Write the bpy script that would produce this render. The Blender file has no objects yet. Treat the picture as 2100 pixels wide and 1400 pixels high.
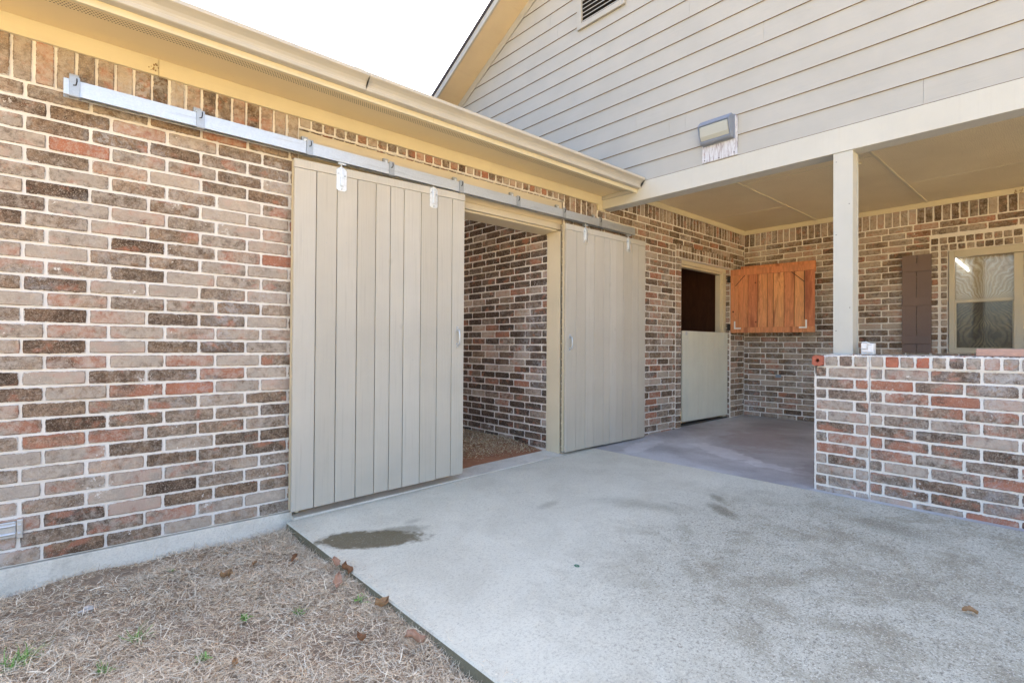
import bpy, bmesh, math, random
import numpy as np
from mathutils import Vector, Matrix
R = math.radians
rng = random.Random(7)
sc = bpy.context.scene
COL = sc.collection

# ---------------------------------------------------------------- camera, sky, sun, exposure
cam_d = bpy.data.cameras.new("camera")
cam = bpy.data.objects.new("camera", cam_d); COL.objects.link(cam); sc.camera = cam
cam_d.sensor_fit = 'HORIZONTAL'; cam_d.sensor_width = 36.0
cam_d.lens = 1064.13/2100*36.0
cam_d.clip_start = 0.05; cam_d.clip_end = 3000
yaw, pit, rol = R(48.33368), R(.48458), R(.38926)
F = Vector((math.cos(yaw)*math.cos(pit), math.sin(yaw)*math.cos(pit), math.sin(pit)))
R0 = Vector((math.sin(yaw), -math.cos(yaw), 0)); U0 = R0.cross(F)
RV = math.cos(rol)*R0 + math.sin(rol)*U0; UV = -math.sin(rol)*R0 + math.cos(rol)*U0
cam.matrix_world = Matrix(((RV.x, UV.x, -F.x, 0), (RV.y, UV.y, -F.y, -3.53), (RV.z, UV.z, -F.z, 1.05), (0, 0, 0, 1)))

SUN_EL, SUN_AZ = 43.0, 22.0          # azimuth of the sun seen from the yard, degrees from +X towards +Y
sd = Vector((math.cos(R(SUN_EL))*math.cos(R(SUN_AZ)), math.cos(R(SUN_EL))*math.sin(R(SUN_AZ)), math.sin(R(SUN_EL))))
world = bpy.data.worlds.new("World"); sc.world = world; world.use_nodes = True
wn = world.node_tree.nodes; wl = world.node_tree.links
bg = wn['Background']; bg.inputs[1].default_value = 0.15
sky = wn.new('ShaderNodeTexSky'); sky.sky_type = 'NISHITA'; sky.sun_disc = False
sky.sun_elevation = R(SUN_EL); sky.sun_rotation = math.atan2(sd.x, sd.y)
sky.air_density = 1.0; sky.dust_density = 5.0; sky.ozone_density = 0.3
wl.new(sky.outputs[0], bg.inputs[0])
sun_d = bpy.data.lights.new("sun", 'SUN'); sun_d.energy = 5.0; sun_d.angle = R(.5); sun_d.color = (1, .93, .82)
sun = bpy.data.objects.new("sun", sun_d); COL.objects.link(sun)
sun.rotation_euler = sd.to_track_quat('Z', 'Y').to_euler(); sun.location = (0, -3, 12)
sc.view_settings.view_transform = 'Standard'; sc.view_settings.look = 'None'
sc.view_settings.exposure = 2.45; sc.view_settings.gamma = 1
sc.cycles.max_bounces = 10; sc.cycles.diffuse_bounces = 6

# ---------------------------------------------------------------- object helpers
def tag(o, label=None, cat=None, group=None, kind=None):
    if label: o['label'] = label
    if cat: o['category'] = cat
    if group: o['group'] = group
    if kind: o['kind'] = kind
    return o
def empty(name, loc, label, cat, group=None):
    o = bpy.data.objects.new(name, None); COL.objects.link(o); o.location = loc
    o.empty_display_size = .1
    return tag(o, label, cat, group)
class MB:
    """collects geometry in world coordinates"""
    def __init__(s): s.v = []; s.f = []; s.mi = []; s.sm = []
    def add(s, vs, fs, mi=0, sm=False):
        b = len(s.v); s.v += [tuple(p) for p in vs]
        for f in fs: s.f.append([b+i for i in f]); s.mi.append(mi); s.sm.append(sm)
    def box(s, x0, x1, y0, y1, z0, z1, mi=0, zf=None):
        P = [(x0,y0,z0),(x1,y0,z0),(x1,y1,z0),(x0,y1,z0),(x0,y0,z1),(x1,y0,z1),(x1,y1,z1),(x0,y1,z1)]
        if zf: P = [(x,y,z+zf(x,y)) for x,y,z in P]
        s.add(P, [(0,3,2,1),(4,5,6,7),(0,1,5,4),(1,2,6,5),(2,3,7,6),(3,0,4,7)], mi)
    def prism(s, poly, axis, a, b, mi=0):
        n = len(poly)
        def mk(p, t):
            return {'x': (t, p[0], p[1]), 'y': (p[0], t, p[1]), 'z': (p[0], p[1], t)}[axis]
        s.add([mk(p, a) for p in poly]+[mk(p, b) for p in poly],
              [tuple(range(n)), tuple(range(2*n-1, n-1, -1))]+[(i, n+i, n+(i+1) % n, (i+1) % n) for i in range(n)], mi)
    def tube(s, pts, r, n=10, mi=0, cap=True, rr=None):
        pts = [Vector(p) for p in pts]; rings = []
        for i, p in enumerate(pts):
            t = (pts[min(i+1, len(pts)-1)]-pts[max(i-1, 0)]).normalized()
            a = t.orthogonal().normalized() if i == 0 else (pa - t*pa.dot(t)).normalized()
            pa = a; b = t.cross(a); rad = rr[i] if rr else r
            rings.append([p+rad*(math.cos(2*math.pi*k/n)*a+math.sin(2*math.pi*k/n)*b) for k in range(n)])
        vs = [q for rg in rings for q in rg]; fs = []
        for i in range(len(pts)-1):
            for k in range(n): fs.append((i*n+k, i*n+(k+1) % n, (i+1)*n+(k+1) % n, (i+1)*n+k))
        s.add(vs, fs, mi, True)
        if cap: s.add(rings[0], [tuple(range(n-1, -1, -1))], mi); s.add(rings[-1], [tuple(range(n))], mi)
    def build(s, name, mats, parent=None, bevel=0, seg=2, fixn=True):
        me = bpy.data.meshes.new(name)
        off = Vector((0,0,0))
        if parent is not None: off = parent_origin(parent)
        me.from_pydata([(x-off.x, y-off.y, z-off.z) for x,y,z in s.v], [], s.f)
        for m in (mats if isinstance(mats, (list, tuple)) else [mats]): me.materials.append(m)
        me.polygons.foreach_set('material_index', s.mi); me.polygons.foreach_set('use_smooth', s.sm)
        if fixn:
            bm = bmesh.new(); bm.from_mesh(me); bmesh.ops.recalc_face_normals(bm, faces=bm.faces); bm.to_mesh(me); bm.free()
        me.update()
        o = bpy.data.objects.new(name, me); COL.objects.link(o)
        if parent is not None: o.parent = parent
        if bevel:
            m = o.modifiers.new('bevel', 'BEVEL'); m.width = bevel; m.segments = seg; m.limit_method = 'ANGLE'; m.angle_limit = R(35)
            m.harden_normals = False
        return o
def parent_origin(p):
    v = Vector(p.location)
    while p.parent is not None: p = p.parent; v += Vector(p.location)
    return v

# ---------------------------------------------------------------- material helpers
class NT:
    def __init__(s, name):
        s.m = bpy.data.materials.new(name); s.m.use_nodes = True; s.t = s.m.node_tree; s.n = s.t.nodes; s.l = s.t.links
        s.b = s.n['Principled BSDF']; s.b.inputs['Roughness'].default_value = .7
        s.b.inputs['Specular IOR Level'].default_value = .3
    def new(s, t, **k):
        x = s.n.new(t)
        for a, v in k.items(): setattr(x, a, v)
        return x
    def link(s, a, b): s.l.new(a, b)
    def val(s, v):
        x = s.new('ShaderNodeValue'); x.outputs[0].default_value = v; return x.outputs[0]
    def coord(s, scale=(1,1,1), kind='Object', add=None):
        c = s.new('ShaderNodeTexCoord'); mp = s.new('ShaderNodeMapping'); mp.inputs['Scale'].default_value = scale
        src = c.outputs[kind]
        if add is not None:
            va = s.new('ShaderNodeVectorMath', operation='ADD'); s.link(src, va.inputs[0]); s.link(add, va.inputs[1]); src = va.outputs[0]
        s.link(src, mp.inputs[0]); return mp.outputs[0]
    def noise(s, vec, scale, detail=4, rough=.55, dist=0):
        x = s.new('ShaderNodeTexNoise'); x.inputs['Scale'].default_value = scale; x.inputs['Detail'].default_value = detail
        x.inputs['Roughness'].default_value = rough; x.inputs['Distortion'].default_value = dist
        if vec is not None: s.link(vec, x.inputs['Vector'])
        return x.outputs['Fac']
    def ramp(s, f, stops, interp='LINEAR'):
        x = s.new('ShaderNodeValToRGB'); x.color_ramp.interpolation = interp
        e = x.color_ramp.elements
        while len(e) < len(stops): e.new(.5)
        for i, (p, c) in enumerate(stops):
            e[i].position = p; e[i].color = (c, c, c, 1) if not isinstance(c, (tuple, list)) else (*c, 1)
        s.link(f, x.inputs[0]); return x.outputs[0]
    def mix(s, f, a, b, mode='MIX'):
        x = s.new('ShaderNodeMix', data_type='RGBA', blend_type=mode)
        for sock, v in ((x.inputs[0], f), (x.inputs[6], a), (x.inputs[7], b)):
            if isinstance(v, (int, float)): sock.default_value = v
            elif isinstance(v, (tuple, list)): sock.default_value = (*v, 1)
            else: s.link(v, sock)
        return x.outputs[2]
    def math(s, op, a, b=None, c=None):
        x = s.new('ShaderNodeMath', operation=op)
        for i, v in enumerate((a, b, c)):
            if v is None: continue
            if isinstance(v, (int, float)): x.inputs[i].default_value = v
            else: s.link(v, x.inputs[i])
        return x.outputs[0]
    def bump(s, h, strength=.3, dist=.01, normal=None):
        x = s.new('ShaderNodeBump'); x.inputs['Strength'].default_value = strength; x.inputs['Distance'].default_value = dist
        s.link(h, x.inputs['Height'])
        if normal is not None: s.link(normal, x.inputs['Normal'])
        s.link(x.outputs[0], s.b.inputs['Normal']); return x.outputs[0]
    def base(s, c):
        if isinstance(c, (tuple, list)): s.b.inputs['Base Color'].default_value = (*c, 1)
        else: s.link(c, s.b.inputs['Base Color'])
    def rough(s, v):
        if isinstance(v, (int, float)): s.b.inputs['Roughness'].default_value = v
        else: s.link(v, s.b.inputs['Roughness'])

def mat_paint(name, col, grain=(6, 6, 60), gs=.12, dirt=.25, rough=.6, dirtcol=(.30, .22, .13), knots=0.0):
    """painted timber or fibre cement; grain = coordinate scale, long axis gets the small number"""
    m = NT(name); v = m.coord(grain)
    g = m.noise(v, 1.0, 6, .6, .3)
    big = m.noise(m.coord((1,1,1)), 2.3, 5, .6)
    c = m.mix(m.ramp(big, [(.35, 0.0), (.75, 1.0)]), col, tuple(x*.9 for x in col))
    spk = m.ramp(m.noise(m.coord((1,1,1)), 38, 3, .6), [(.70, 0.0), (.80, 1.0)])
    c = m.mix(m.math('MULTIPLY', spk, dirt), c, dirtcol)
    c = m.mix(m.math('MULTIPLY', m.ramp(g, [(.55, 0.0), (.75, 1.0)]), gs), c, tuple(x*.55 for x in col))
    if knots:
        k = m.new('ShaderNodeTexVoronoi', feature='F1'); k.inputs['Scale'].default_value = 3.1
        m.link(m.coord((1, 1, .75)), k.inputs['Vector'])
        kk = m.ramp(k.outputs['Distance'], [(.0, 1.0), (.045, .75), (.075, 0.0)])
        c = m.mix(m.math('MULTIPLY', kk, knots), c, tuple(x*.62 for x in col))
    pv = m.new('ShaderNodeAttribute', attribute_name='pv')
    c = m.mix(m.math('MULTIPLY', pv.outputs['Fac'], 1.0), c, m.mix(1.0, c, (.87, .85, .81), 'MULTIPLY'))
    m.base(c); m.rough(rough); m.bump(g, .35, .005)
    return m.m

def mat_brick():
    m = NT('weathered_brick')
    a = m.new('ShaderNodeAttribute', attribute_name='bc'); e = a.outputs['Alpha']
    x = m.new('ShaderNodeAttribute', attribute_name='bx')
    sp = m.new('ShaderNodeSeparateXYZ'); m.link(x.outputs['Vector'], sp.inputs[0])
    rnd, red, wht = sp.outputs
    off = m.new('ShaderNodeCombineXYZ'); m.link(m.math('MULTIPLY', rnd, 37.0), off.inputs[0]); m.link(m.math('MULTIPLY', rnd, 91.0), off.inputs[2]); m.link(m.math('MULTIPLY', rnd, 57.0), off.inputs[1])
    v = m.coord((1,1,1), add=off.outputs[0])
    n1 = m.noise(m.coord((.6,.6,1), add=off.outputs[0]), 13, 5, .6, .15); n2 = m.noise(v, 26, 6, .7, .3); n3 = m.noise(v, 95, 5, .75); n4 = m.noise(m.coord((.7,.7,1), add=off.outputs[0]), 10, 3, .55, .3)
    hi = m.noise(v, 230, 3, .8)
    AC = a.outputs['Color']
    c = m.mix(m.ramp(n1, [(.36, 0.0), (.62, 1.0)]), m.mix(1.0, AC, (.60, .55, .51), 'MULTIPLY'), m.mix(1.0, AC, (1.62, 1.50, 1.38), 'MULTIPLY'))
    c = m.mix(m.math('MULTIPLY', m.math('MULTIPLY', m.ramp(n3, [(.50, 0.0), (.57, 1.0)]), m.ramp(n2, [(.42, .15), (.58, 1.0)])), .85), c, m.mix(1.0, AC, (.40, .37, .35), 'MULTIPLY'))
    c = m.mix(m.math('MULTIPLY', m.math('MULTIPLY', m.ramp(n3, [(.40, 1.0), (.46, 0.0)]), m.ramp(n2, [(.40, 1.0), (.56, .25)])), .85), c, m.mix(.4, (.50, .43, .36), AC))
    c = m.mix(m.math('MULTIPLY', m.ramp(hi, [(.54, 0.0), (.66, 1.0)]), .45), c, m.mix(1.0, AC, (.50, .47, .45), 'MULTIPLY'))
    nb = m.noise(v, 42, 5, .65, .2); c = m.mix(m.math('MULTIPLY', m.ramp(nb, [(.52, 0.0), (.62, 1.0)]), .55), c, m.mix(1.0, AC, (.50, .46, .43), 'MULTIPLY')); c = m.mix(m.math('MULTIPLY', m.ramp(nb, [(.36, 1.0), (.45, 0.0)]), .5), c, m.mix(1.0, AC, (1.9, 1.75, 1.6), 'MULTIPLY'))
    # terracotta body showing through in broad torn patches
    rm = m.math('MULTIPLY', m.ramp(m.math('ADD', n4, m.math('ADD', m.math('MULTIPLY', red, .26), m.math('MULTIPLY', n3, .22))), [(.75, 0.0), (.84, 1.0)]), m.ramp(hi, [(.36, .35), (.52, 1.0)]))
    c = m.mix(m.math('MULTIPLY', rm, .80), c, m.mix(n3, (.30, .10, .06), (.50, .235, .155)))
    # lime wash and efflorescence
    wm = m.ramp(m.math('ADD', m.math('MULTIPLY', n2, .75), m.math('ADD', m.math('MULTIPLY', hi, .25), m.math('MULTIPLY', wht, .30))), [(.62, 0.0), (.78, 1.0)])
    c = m.mix(m.math('MULTIPLY', wm, .62), c, (.52, .46, .40))
    sand = m.ramp(m.noise(v, 210, 2, .6), [(.60, 0.0), (.66, 1.0)])
    c = m.mix(m.math('MULTIPLY', sand, .6), c, (.52, .45, .37))
    # efflorescence in broad clouds low on the wall
    wv = m.coord((1,1,1)); cl = m.noise(wv, 1.7, 4, .6)
    eff = m.math('MULTIPLY', m.ramp(cl, [(.54, 0.0), (.68, 1.0)]), m.ramp(nb, [(.42, 0.0), (.56, 1.0)]))
    c = m.mix(m.math('MULTIPLY', eff, .55), c, (.60, .60, .62))
    # mortar smeared over the arrises
    mort = m.mix(m.noise(wv, 60, 4, .6), (.68, .65, .61), (.82, .80, .78))
    sm = m.math('ADD', e, m.math('MULTIPLY', m.math('SUBTRACT', m.noise(wv, 60, 5, .75), .5), 2.4))
    sm = m.math('SUBTRACT', sm, m.math('MULTIPLY', m.ramp(m.noise(wv, 5.5, 4, .65), [(.46, 0.0), (.66, 1.0)]), .62))
    c = m.mix(m.ramp(sm, [(.16, 1.0), (.24, 0.0)]), c, mort)
    # dark burnt arris just inside the joint
    em = m.math('MULTIPLY', m.ramp(m.math('ADD', e, m.math('MULTIPLY', m.math('SUBTRACT', n3, .5), .9)), [(.18, 0.0), (.34, 1.0), (.60, 1.0), (.80, 0.0)]), .38)
    c = m.mix(em, c, m.mix(1.0, a.outputs['Color'], (.35, .33, .33), 'MULTIPLY'))
    m.base(c); m.rough(.92); m.b.inputs['Specular IOR Level'].default_value = .15
    h = m.math('ADD', m.math('MULTIPLY', n2, .5), m.math('ADD', m.math('MULTIPLY', n3, .35), m.math('MULTIPLY', hi, .25)))
    m.bump(h, .9, .006)
    return m.m
def mat_mortar():
    m = NT('white_mortar'); v = m.coord((1,1,1))
    n = m.noise(v, 55, 5, .65); f = m.noise(v, 300, 3, .7)
    c = m.mix(n, (.70, .665, .62), (.84, .82, .79)); c = m.mix(m.ramp(m.noise(v, 3, 4, .6), [(.45, 0.0), (.7, .35)]), c, (.66, .58, .47))
    m.base(c); m.rough(.95); m.bump(m.math('ADD', n, m.math('MULTIPLY', f, .4)), .8, .004); return m.m

def mat_concrete(name, light, dark, stain=None, agg=.5, greens=0.2):
    m = NT(name); v = m.coord((1,1,1))
    b = m.noise(v, .9, 6, .6, .5); b2 = m.noise(v, 3.4, 6, .65, .8); f = m.noise(v, 120, 4, .7)
    c = m.mix(m.ramp(b, [(.35, 0.0), (.68, 1.0)]), light, dark)
    c = m.mix(m.math('MULTIPLY', m.ramp(b2, [(.50, 0.0), (.70, 1.0)]), greens), c, (.20, .17, .11))
    c = m.mix(m.math('MULTIPLY', m.ramp(m.noise(v, 7, 5, .7, 1), [(.60, 0.0), (.72, 1.0)]), greens*.8), c, (.17, .145, .10))
    vo = m.new('ShaderNodeTexVoronoi', feature='F1'); vo.inputs['Scale'].default_value = 150; m.link(v, vo.inputs['Vector'])
    sepc = m.new('ShaderNodeSeparateColor'); m.link(vo.outputs['Color'], sepc.inputs[0])
    pick = m.ramp(sepc.outputs[0], [(.0, 1.0), (.26, 1.0), (.27, 0.0)]); pick2 = m.ramp(sepc.outputs[1], [(.0, 1.0), (.22, 1.0), (.23, 0.0)])
    round_ = m.ramp(vo.outputs['Distance'], [(.25, 1.0), (.5, 0.0)])
    area = m.ramp(m.noise(v, .8, 4, .6), [(.38, .25), (.55, 1.0)])
    c = m.mix(m.math('MULTIPLY', m.math('MULTIPLY', pick, round_), m.math('MULTIPLY', area, agg)), c, tuple(x*.33 for x in dark))
    c = m.mix(m.math('MULTIPLY', m.math('MULTIPLY', pick2, round_), m.math('MULTIPLY', area, agg)), c, tuple(min(.8, x*1.5) for x in light))
    c = m.mix(m.math('MULTIPLY', m.ramp(f, [(.45, 0.0), (.7, 1.0)]), .35), c, tuple(x*.55 for x in dark))
    if stain:
        # damp stains with a shape of their own: ellipses (cx, cy, rx, ry, angle, strength, colour)
        w = m.noise(v, 3.6, 5, .65); w2 = m.noise(v, 14, 4, .6)
        for (cx, cy, rx, ry, an, st, colr) in stain:
            tc = m.new('ShaderNodeTexCoord'); mp = m.new('ShaderNodeMapping', vector_type='TEXTURE')
            mp.inputs['Location'].default_value = (cx, cy, 0); mp.inputs['Rotation'].default_value = (0, 0, R(an)); mp.inputs['Scale'].default_value = (rx, ry, 1)
            m.link(tc.outputs['Object'], mp.inputs[0])
            sx = m.new('ShaderNodeSeparateXYZ'); m.link(mp.outputs[0], sx.inputs[0])
            d = m.math('SQRT', m.math('ADD', m.math('POWER', m.math('ABSOLUTE', sx.outputs[0]), 2.0), m.math('POWER', m.math('ABSOLUTE', sx.outputs[1]), 2.0)))
            d = m.math('ADD', d, m.math('ADD', m.math('MULTIPLY', m.math('SUBTRACT', w, .5), 2.4), m.math('MULTIPLY', m.math('SUBTRACT', w2, .5), .7)))
            c = m.mix(m.math('MULTIPLY', m.ramp(d, [(.72, 1.0), (1.12, 0.0)]), st), c, m.mix(w2, colr, tuple(x*1.5 for x in colr)))
    m.base(c); m.rough(.88); m.b.inputs['Specular IOR Level'].default_value = .2
    m.bump(m.math('ADD', f, m.math('MULTIPLY', round_, .4)), .55, .003)
    return m.m

def mat_simple(name, col, rough=.6, metal=0, var=.2, scale=20, bump=.2, spec=.3):
    m = NT(name); n = m.noise(m.coord((1,1,1)), scale, 5, .6)
    m.base(m.mix(n, tuple(x*(1-var) for x in col), tuple(min(1, x*(1+var)) for x in col))); m.rough(rough)
    m.b.inputs['Metallic'].default_value = metal; m.b.inputs['Specular IOR Level'].default_value = spec
    if bump: m.bump(n, bump, .003)
    return m.m
def mat_galv(name='galvanised_steel', col=(.62, .66, .70)):
    m = NT(name); v = m.coord((1,1,1))
    vo = m.new('ShaderNodeTexVoronoi', feature='F1'); vo.inputs['Scale'].default_value = 130; m.link(v, vo.inputs['Vector'])
    s_ = m.new('ShaderNodeSeparateColor'); m.link(vo.outputs['Color'], s_.inputs[0])
    st = m.noise(m.coord((2, 2, 30)), 1.5, 5, .6)
    c = m.mix(s_.outputs[0], tuple(x*.92 for x in col), col); c = m.mix(m.ramp(st, [(.55, 0.0), (.8, .5)]), c, (.35, .36, .36))
    m.base(c); m.b.inputs['Metallic'].default_value = .75
    m.rough(m.math('ADD', m.math('MULTIPLY', s_.outputs[1], .15), .33)); m.bump(st, .1, .001); return m.m

M = {}
M['brick'] = mat_brick(); M['mortar'] = mat_mortar()
CREAM_WARMLIT = (.68, .62, .45)  # same cream as the siding, yellowed to hold the warm bounced light
M['cream'] = mat_paint('cream_trim_paint_warmlit', CREAM_WARMLIT, (2, 2, 45), .10, .18)
M['postp'] = mat_paint('post_lit_beam_paint', (.54, .535, .485), (45, 45, 1.5), .10, .14)
M['winp'] = mat_paint('window_frame_paint', (.56, .52, .42), (45, 45, 1.5), .05, .10)
M['cream_x'] = mat_paint('cream_trim_paint_warmlit_along', CREAM_WARMLIT, (1.5, 45, 45), .10, .25)
M['cream_y'] = mat_paint('cream_siding_paint_skylit', (.425, .42, .39), (45, 1.5, 45), .10, .14)  # the same cream, greyed for its sky-lit faces
M['soffit'] = mat_paint('soffit_board_paint', (.62, .52, .36), (2, 60, 2), .10, .2)
M['jamb'] = mat_paint('stained_jamb_paint', (.66, .59, .44), (30, 30, 2), .25, .55, dirtcol=(.36, .20, .07))
M['header'] = mat_paint('worn_header_paint', (.64, .57, .44), (2, 60, 60), .16, .45, dirtcol=(.30, .24, .18))
M['door'] = mat_paint('barn_door_paint', (.565, .54, .485), (55, 55, 1.6), .34, .16, rough=.55, dirtcol=(.40, .36, .30), knots=.28)
M['door_edge'] = mat_paint('door_edge_paint', (.58, .51, .36), (55, 55, 1.6), .2, .2)
M['leafdoor'] = mat_paint('stall_door_paint', (.72, .74, .66), (55, 55, 1.6), .12, .12)
M['dark'] = mat_simple('dark_gap', (.02, .018, .016), .9)
M['galv'] = mat_galv()
M['galv2'] = mat_galv('dull_bracket_steel', (.44, .47, .50)); M['zinc'] = mat_galv('bright_zinc_plate', (.80, .84, .88))
M['iron'] = mat_simple('black_iron', (.03, .03, .032), .5, .3, .3)
M['gutter'] = mat_paint('gutter_enamel', (.50, .475, .42), (.8, 30, 30), .05, .08, rough=.38)
M['white_pl'] = mat_simple('white_plastic', (.78, .79, .80), .35, 0, .03, 10, 0, .5)

# ceiling: embossed wood grain panels
def mat_ceiling():
    m = NT('embossed_ceiling_panel')
    w = m.new('ShaderNodeTexWave', wave_type='BANDS', bands_direction='Y'); w.inputs['Scale'].default_value = 14; w.inputs['Distortion'].default_value = 9
    w.inputs['Detail'].default_value = 3; w.inputs['Detail Scale'].default_value = 1.2
    m.link(m.coord((.55, 1.6, 1)), w.inputs['Vector'])
    big = m.noise(m.coord((1,1,1)), 1.5, 4, .6)
    c = m.mix(m.ramp(big, [(.35, 0.0), (.7, 1.0)]), (.80, .70, .48), (.72, .62, .42))
    c = m.mix(m.math('MULTIPLY', m.ramp(w.outputs['Fac'], [(.65, 0.0), (.95, 1.0)]), .22), c, (.46, .38, .24))
    m.base(c); m.rough(.6); m.bump(w.outputs['Fac'], .25, .004); return m.m
M['ceiling'] = mat_ceiling()
def mat_perf():
    """painted soffit board with a strip of round ventilation holes near its outer edge"""
    m = NT('perforated_soffit'); tc = m.new('ShaderNodeTexCoord'); s_ = m.new('ShaderNodeSeparateXYZ'); m.link(tc.outputs['Object'], s_.inputs[0])
    p = .0145
    gx = m.math('SUBTRACT', m.math('FRACT', m.math('ADD', m.math('DIVIDE', s_.outputs[0], p), m.math('MULTIPLY', m.math('FLOOR', m.math('DIVIDE', s_.outputs[1], p)), .5))), .5)
    gy = m.math('SUBTRACT', m.math('FRACT', m.math('DIVIDE', s_.outputs[1], p)), .5)
    d = m.math('SQRT', m.math('ADD', m.math('MULTIPLY', gx, gx), m.math('MULTIPLY', gy, gy)))
    hole = m.math('LESS_THAN', d, .24)
    band = m.math('MULTIPLY', m.math('LESS_THAN', s_.outputs[1], -.262), m.math('GREATER_THAN', s_.outputs[1], -.326))
    n = m.noise(m.coord((1,1,1)), 3, 5, .6); st = m.ramp(m.noise(m.coord((1,1,1)), 22, 4, .7), [(.66, 0.0), (.78, .35)])
    c = m.mix(n, (.80, .67, .42), (.72, .60, .38)); c = m.mix(st, c, (.30, .23, .14))
    c = m.mix(m.math('MULTIPLY', hole, band), c, (.03, .025, .02))
    m.base(c); m.rough(.65); return m.m
M['perf'] = mat_perf()

# ---------------------------------------------------------------- brickwork
PAL = [  # weight, linear colour, redness, whiteness
    (.28, (.158, .118, .088), .18, .45), (.24, (.205, .160, .124), .28, .60), (.10, (.128, .094, .072), .12, .30),
    (.15, (.255, .208, .170), .34, .85), (.08, (.275, .200, .158), .58, .80), (.06, (.24, .150, .110), .80, .55),
    (.03, (.30, .255, .215), .25, 1.0), (.012, (.27, .13, .085), 1.0, .50)]
PAL_LOW = [(.30, (.135, .098, .078), .25, .35), (.26, (.175, .135, .112), .40, .50), (.16, (.21, .165, .145), .50, .75), (.12, (.235, .135, .105), .85, .45), (.08, (.26, .125, .085), 1.05, .45), (.08, (.25, .20, .18), .3, .9)]
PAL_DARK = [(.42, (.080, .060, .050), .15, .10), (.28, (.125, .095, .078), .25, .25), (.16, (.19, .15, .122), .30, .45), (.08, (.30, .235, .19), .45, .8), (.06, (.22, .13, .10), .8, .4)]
def pick(pal, r):
    t = r.random()*sum(p[0] for p in pal)
    for p in pal:
        t -= p[0]
        if t <= 0: return p
    return pal[-1]
class Bricks:
    """frame: origin o, u (along), n (outward normal); v is up. Each brick is an uneven, proud-faced lump set in mortar."""
    def __init__(s, o, u, n, pal=PAL, seed=1, proud=.006, v=(0,0,1)):
        s.o = Vector(o); s.u = Vector(u); s.n = Vector(n); s.w = Vector(v); s.pal = pal; s.r = random.Random(seed); s.proud = proud
        s.V = []; s.Fc = []; s.MI = []; s.BC = []; s.BX = []
    def P(s, a, b, d): return tuple(s.o+s.u*a+s.w*b+s.n*d)
    def brick(s, u0, u1, v0, v1, pal=None, gap=.0052):
        r = s.r; j = lambda a: r.uniform(-a, a)
        g = gap; u0 += g+j(.0015); u1 -= g+j(.0015); v0 += g+j(.0012); v1 -= g+j(.0012)
        if u1-u0 < .012 or v1-v0 < .012: return
        L, H = u1-u0, v1-v0
        nu = max(2, int(L/.024)); nv = max(2, int(H/.022))
        k = min(.0055, L*.25, H*.25)
        pts = []
        def side(a, b, n, nx, ny):
            for i in range(n):
                t = i/n; w = j(.0030)
                cut = 0
                if i == 0: cut = k*.35
                pts.append((a[0]+(b[0]-a[0])*t+nx*w, a[1]+(b[1]-a[1])*t+ny*w, cut))
        side((u0, v0), (u1, v0), nu, 0, 1); side((u1, v0), (u1, v1), nv, 1, 0)
        side((u1, v1), (u0, v1), nu, 0, 1); side((u0, v1), (u0, v0), nv, 1, 0)
        cu, cv = (u0+u1)/2, (v0+v1)/2
        base = len(s.V); n = len(pts); dp = s.proud+j(.0022)
        tilt = j(.0015); tv = j(.001)
        col, red, wh = pick(pal or s.pal, r)[1:]
        f = 1+j(.16); hue = j(.05)
        c = (col[0]*f*(1+hue), col[1]*f, col[2]*f*(1-hue)); bx = (r.random(), max(0, red+j(.2)), max(0, wh+j(.25)))
        def ring(ins, dep, al):
            for (a, b, cut) in pts:
                q = ins+cut
                aa = min(max(a, u0+q), u1-q) if L > 2*q else cu; bb = min(max(b, v0+q), v1-q) if H > 2*q else cv
                if ins == 0: aa, bb = a, b
                if cut and ins == 0: aa = a+(k*.3 if a < cu else -k*.3); bb = b+(k*.3 if b < cv else -k*.3)
                d = dep + (tilt*(aa-cu)/L*2+tv*(bb-cv)/H*2 if al > .2 else 0)
                s.V.append(s.P(aa, bb, d)); s.BC.append((*c, al)); s.BX.append(bx)
        ring(0, -.004, 0.0); ring(.0012, dp*.75, .32); ring(.0045, dp, .62); ring(k*.95+.002, dp+.0006, 1.0)
        for q in range(3):
            for i in range(n):
                a, b = base+q*n+i, base+q*n+(i+1) % n
                s.Fc.append((a, b, b+n, a+n)); s.MI.append(0)
        s.V.append(s.P(cu, cv, dp+.001)); s.BC.append((*c, 1.0)); s.BX.append(bx); ctr = len(s.V)-1
        for i in range(n): s.Fc.append((base+3*n+i, base+3*n+(i+1) % n, ctr)); s.MI.append(0)
    def fill(s, u0, u1, v0, v1, pitch, course, zero_v, ph=(0, .5), holes=(), pal=None):
        """running bond clipped to the rectangle and cut round holes; ph = joint positions of even/odd courses"""
        i0 = math.floor((v0-zero_v)/course+1e-4)
        k = i0
        while True:
            a, b = zero_v+k*course, zero_v+(k+1)*course
            if a >= v1-.02: break
            aa, bb = max(a, v0), min(b, v1)
            if bb-aa > .025:
                segs = [(u0, u1)]
                mid = (aa+bb)/2
                for (h0, h1, g0, g1) in holes:
                    if g0 < mid < g1:
                        ns = []
                        for (p, q) in segs:
                            if h1 <= p or h0 >= q: ns.append((p, q)); continue
                            if h0 > p: ns.append((p, h0))
                            if h1 < q: ns.append((h1, q))
                        segs = ns
                p0 = ph[k % 2]
                for (p, q) in segs:
                    m0 = math.floor((p-p0)/pitch)
                    while True:
                        x0, x1 = p0+m0*pitch, p0+(m0+1)*pitch
                        if x0 >= q-.004: break
                        m0 += 1
                        c0, c1 = max(x0, p), min(x1, q)
                        if c1-c0 < .028: continue
                        s.brick(c0, c1, aa, bb, pal)
            k += 1
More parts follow.
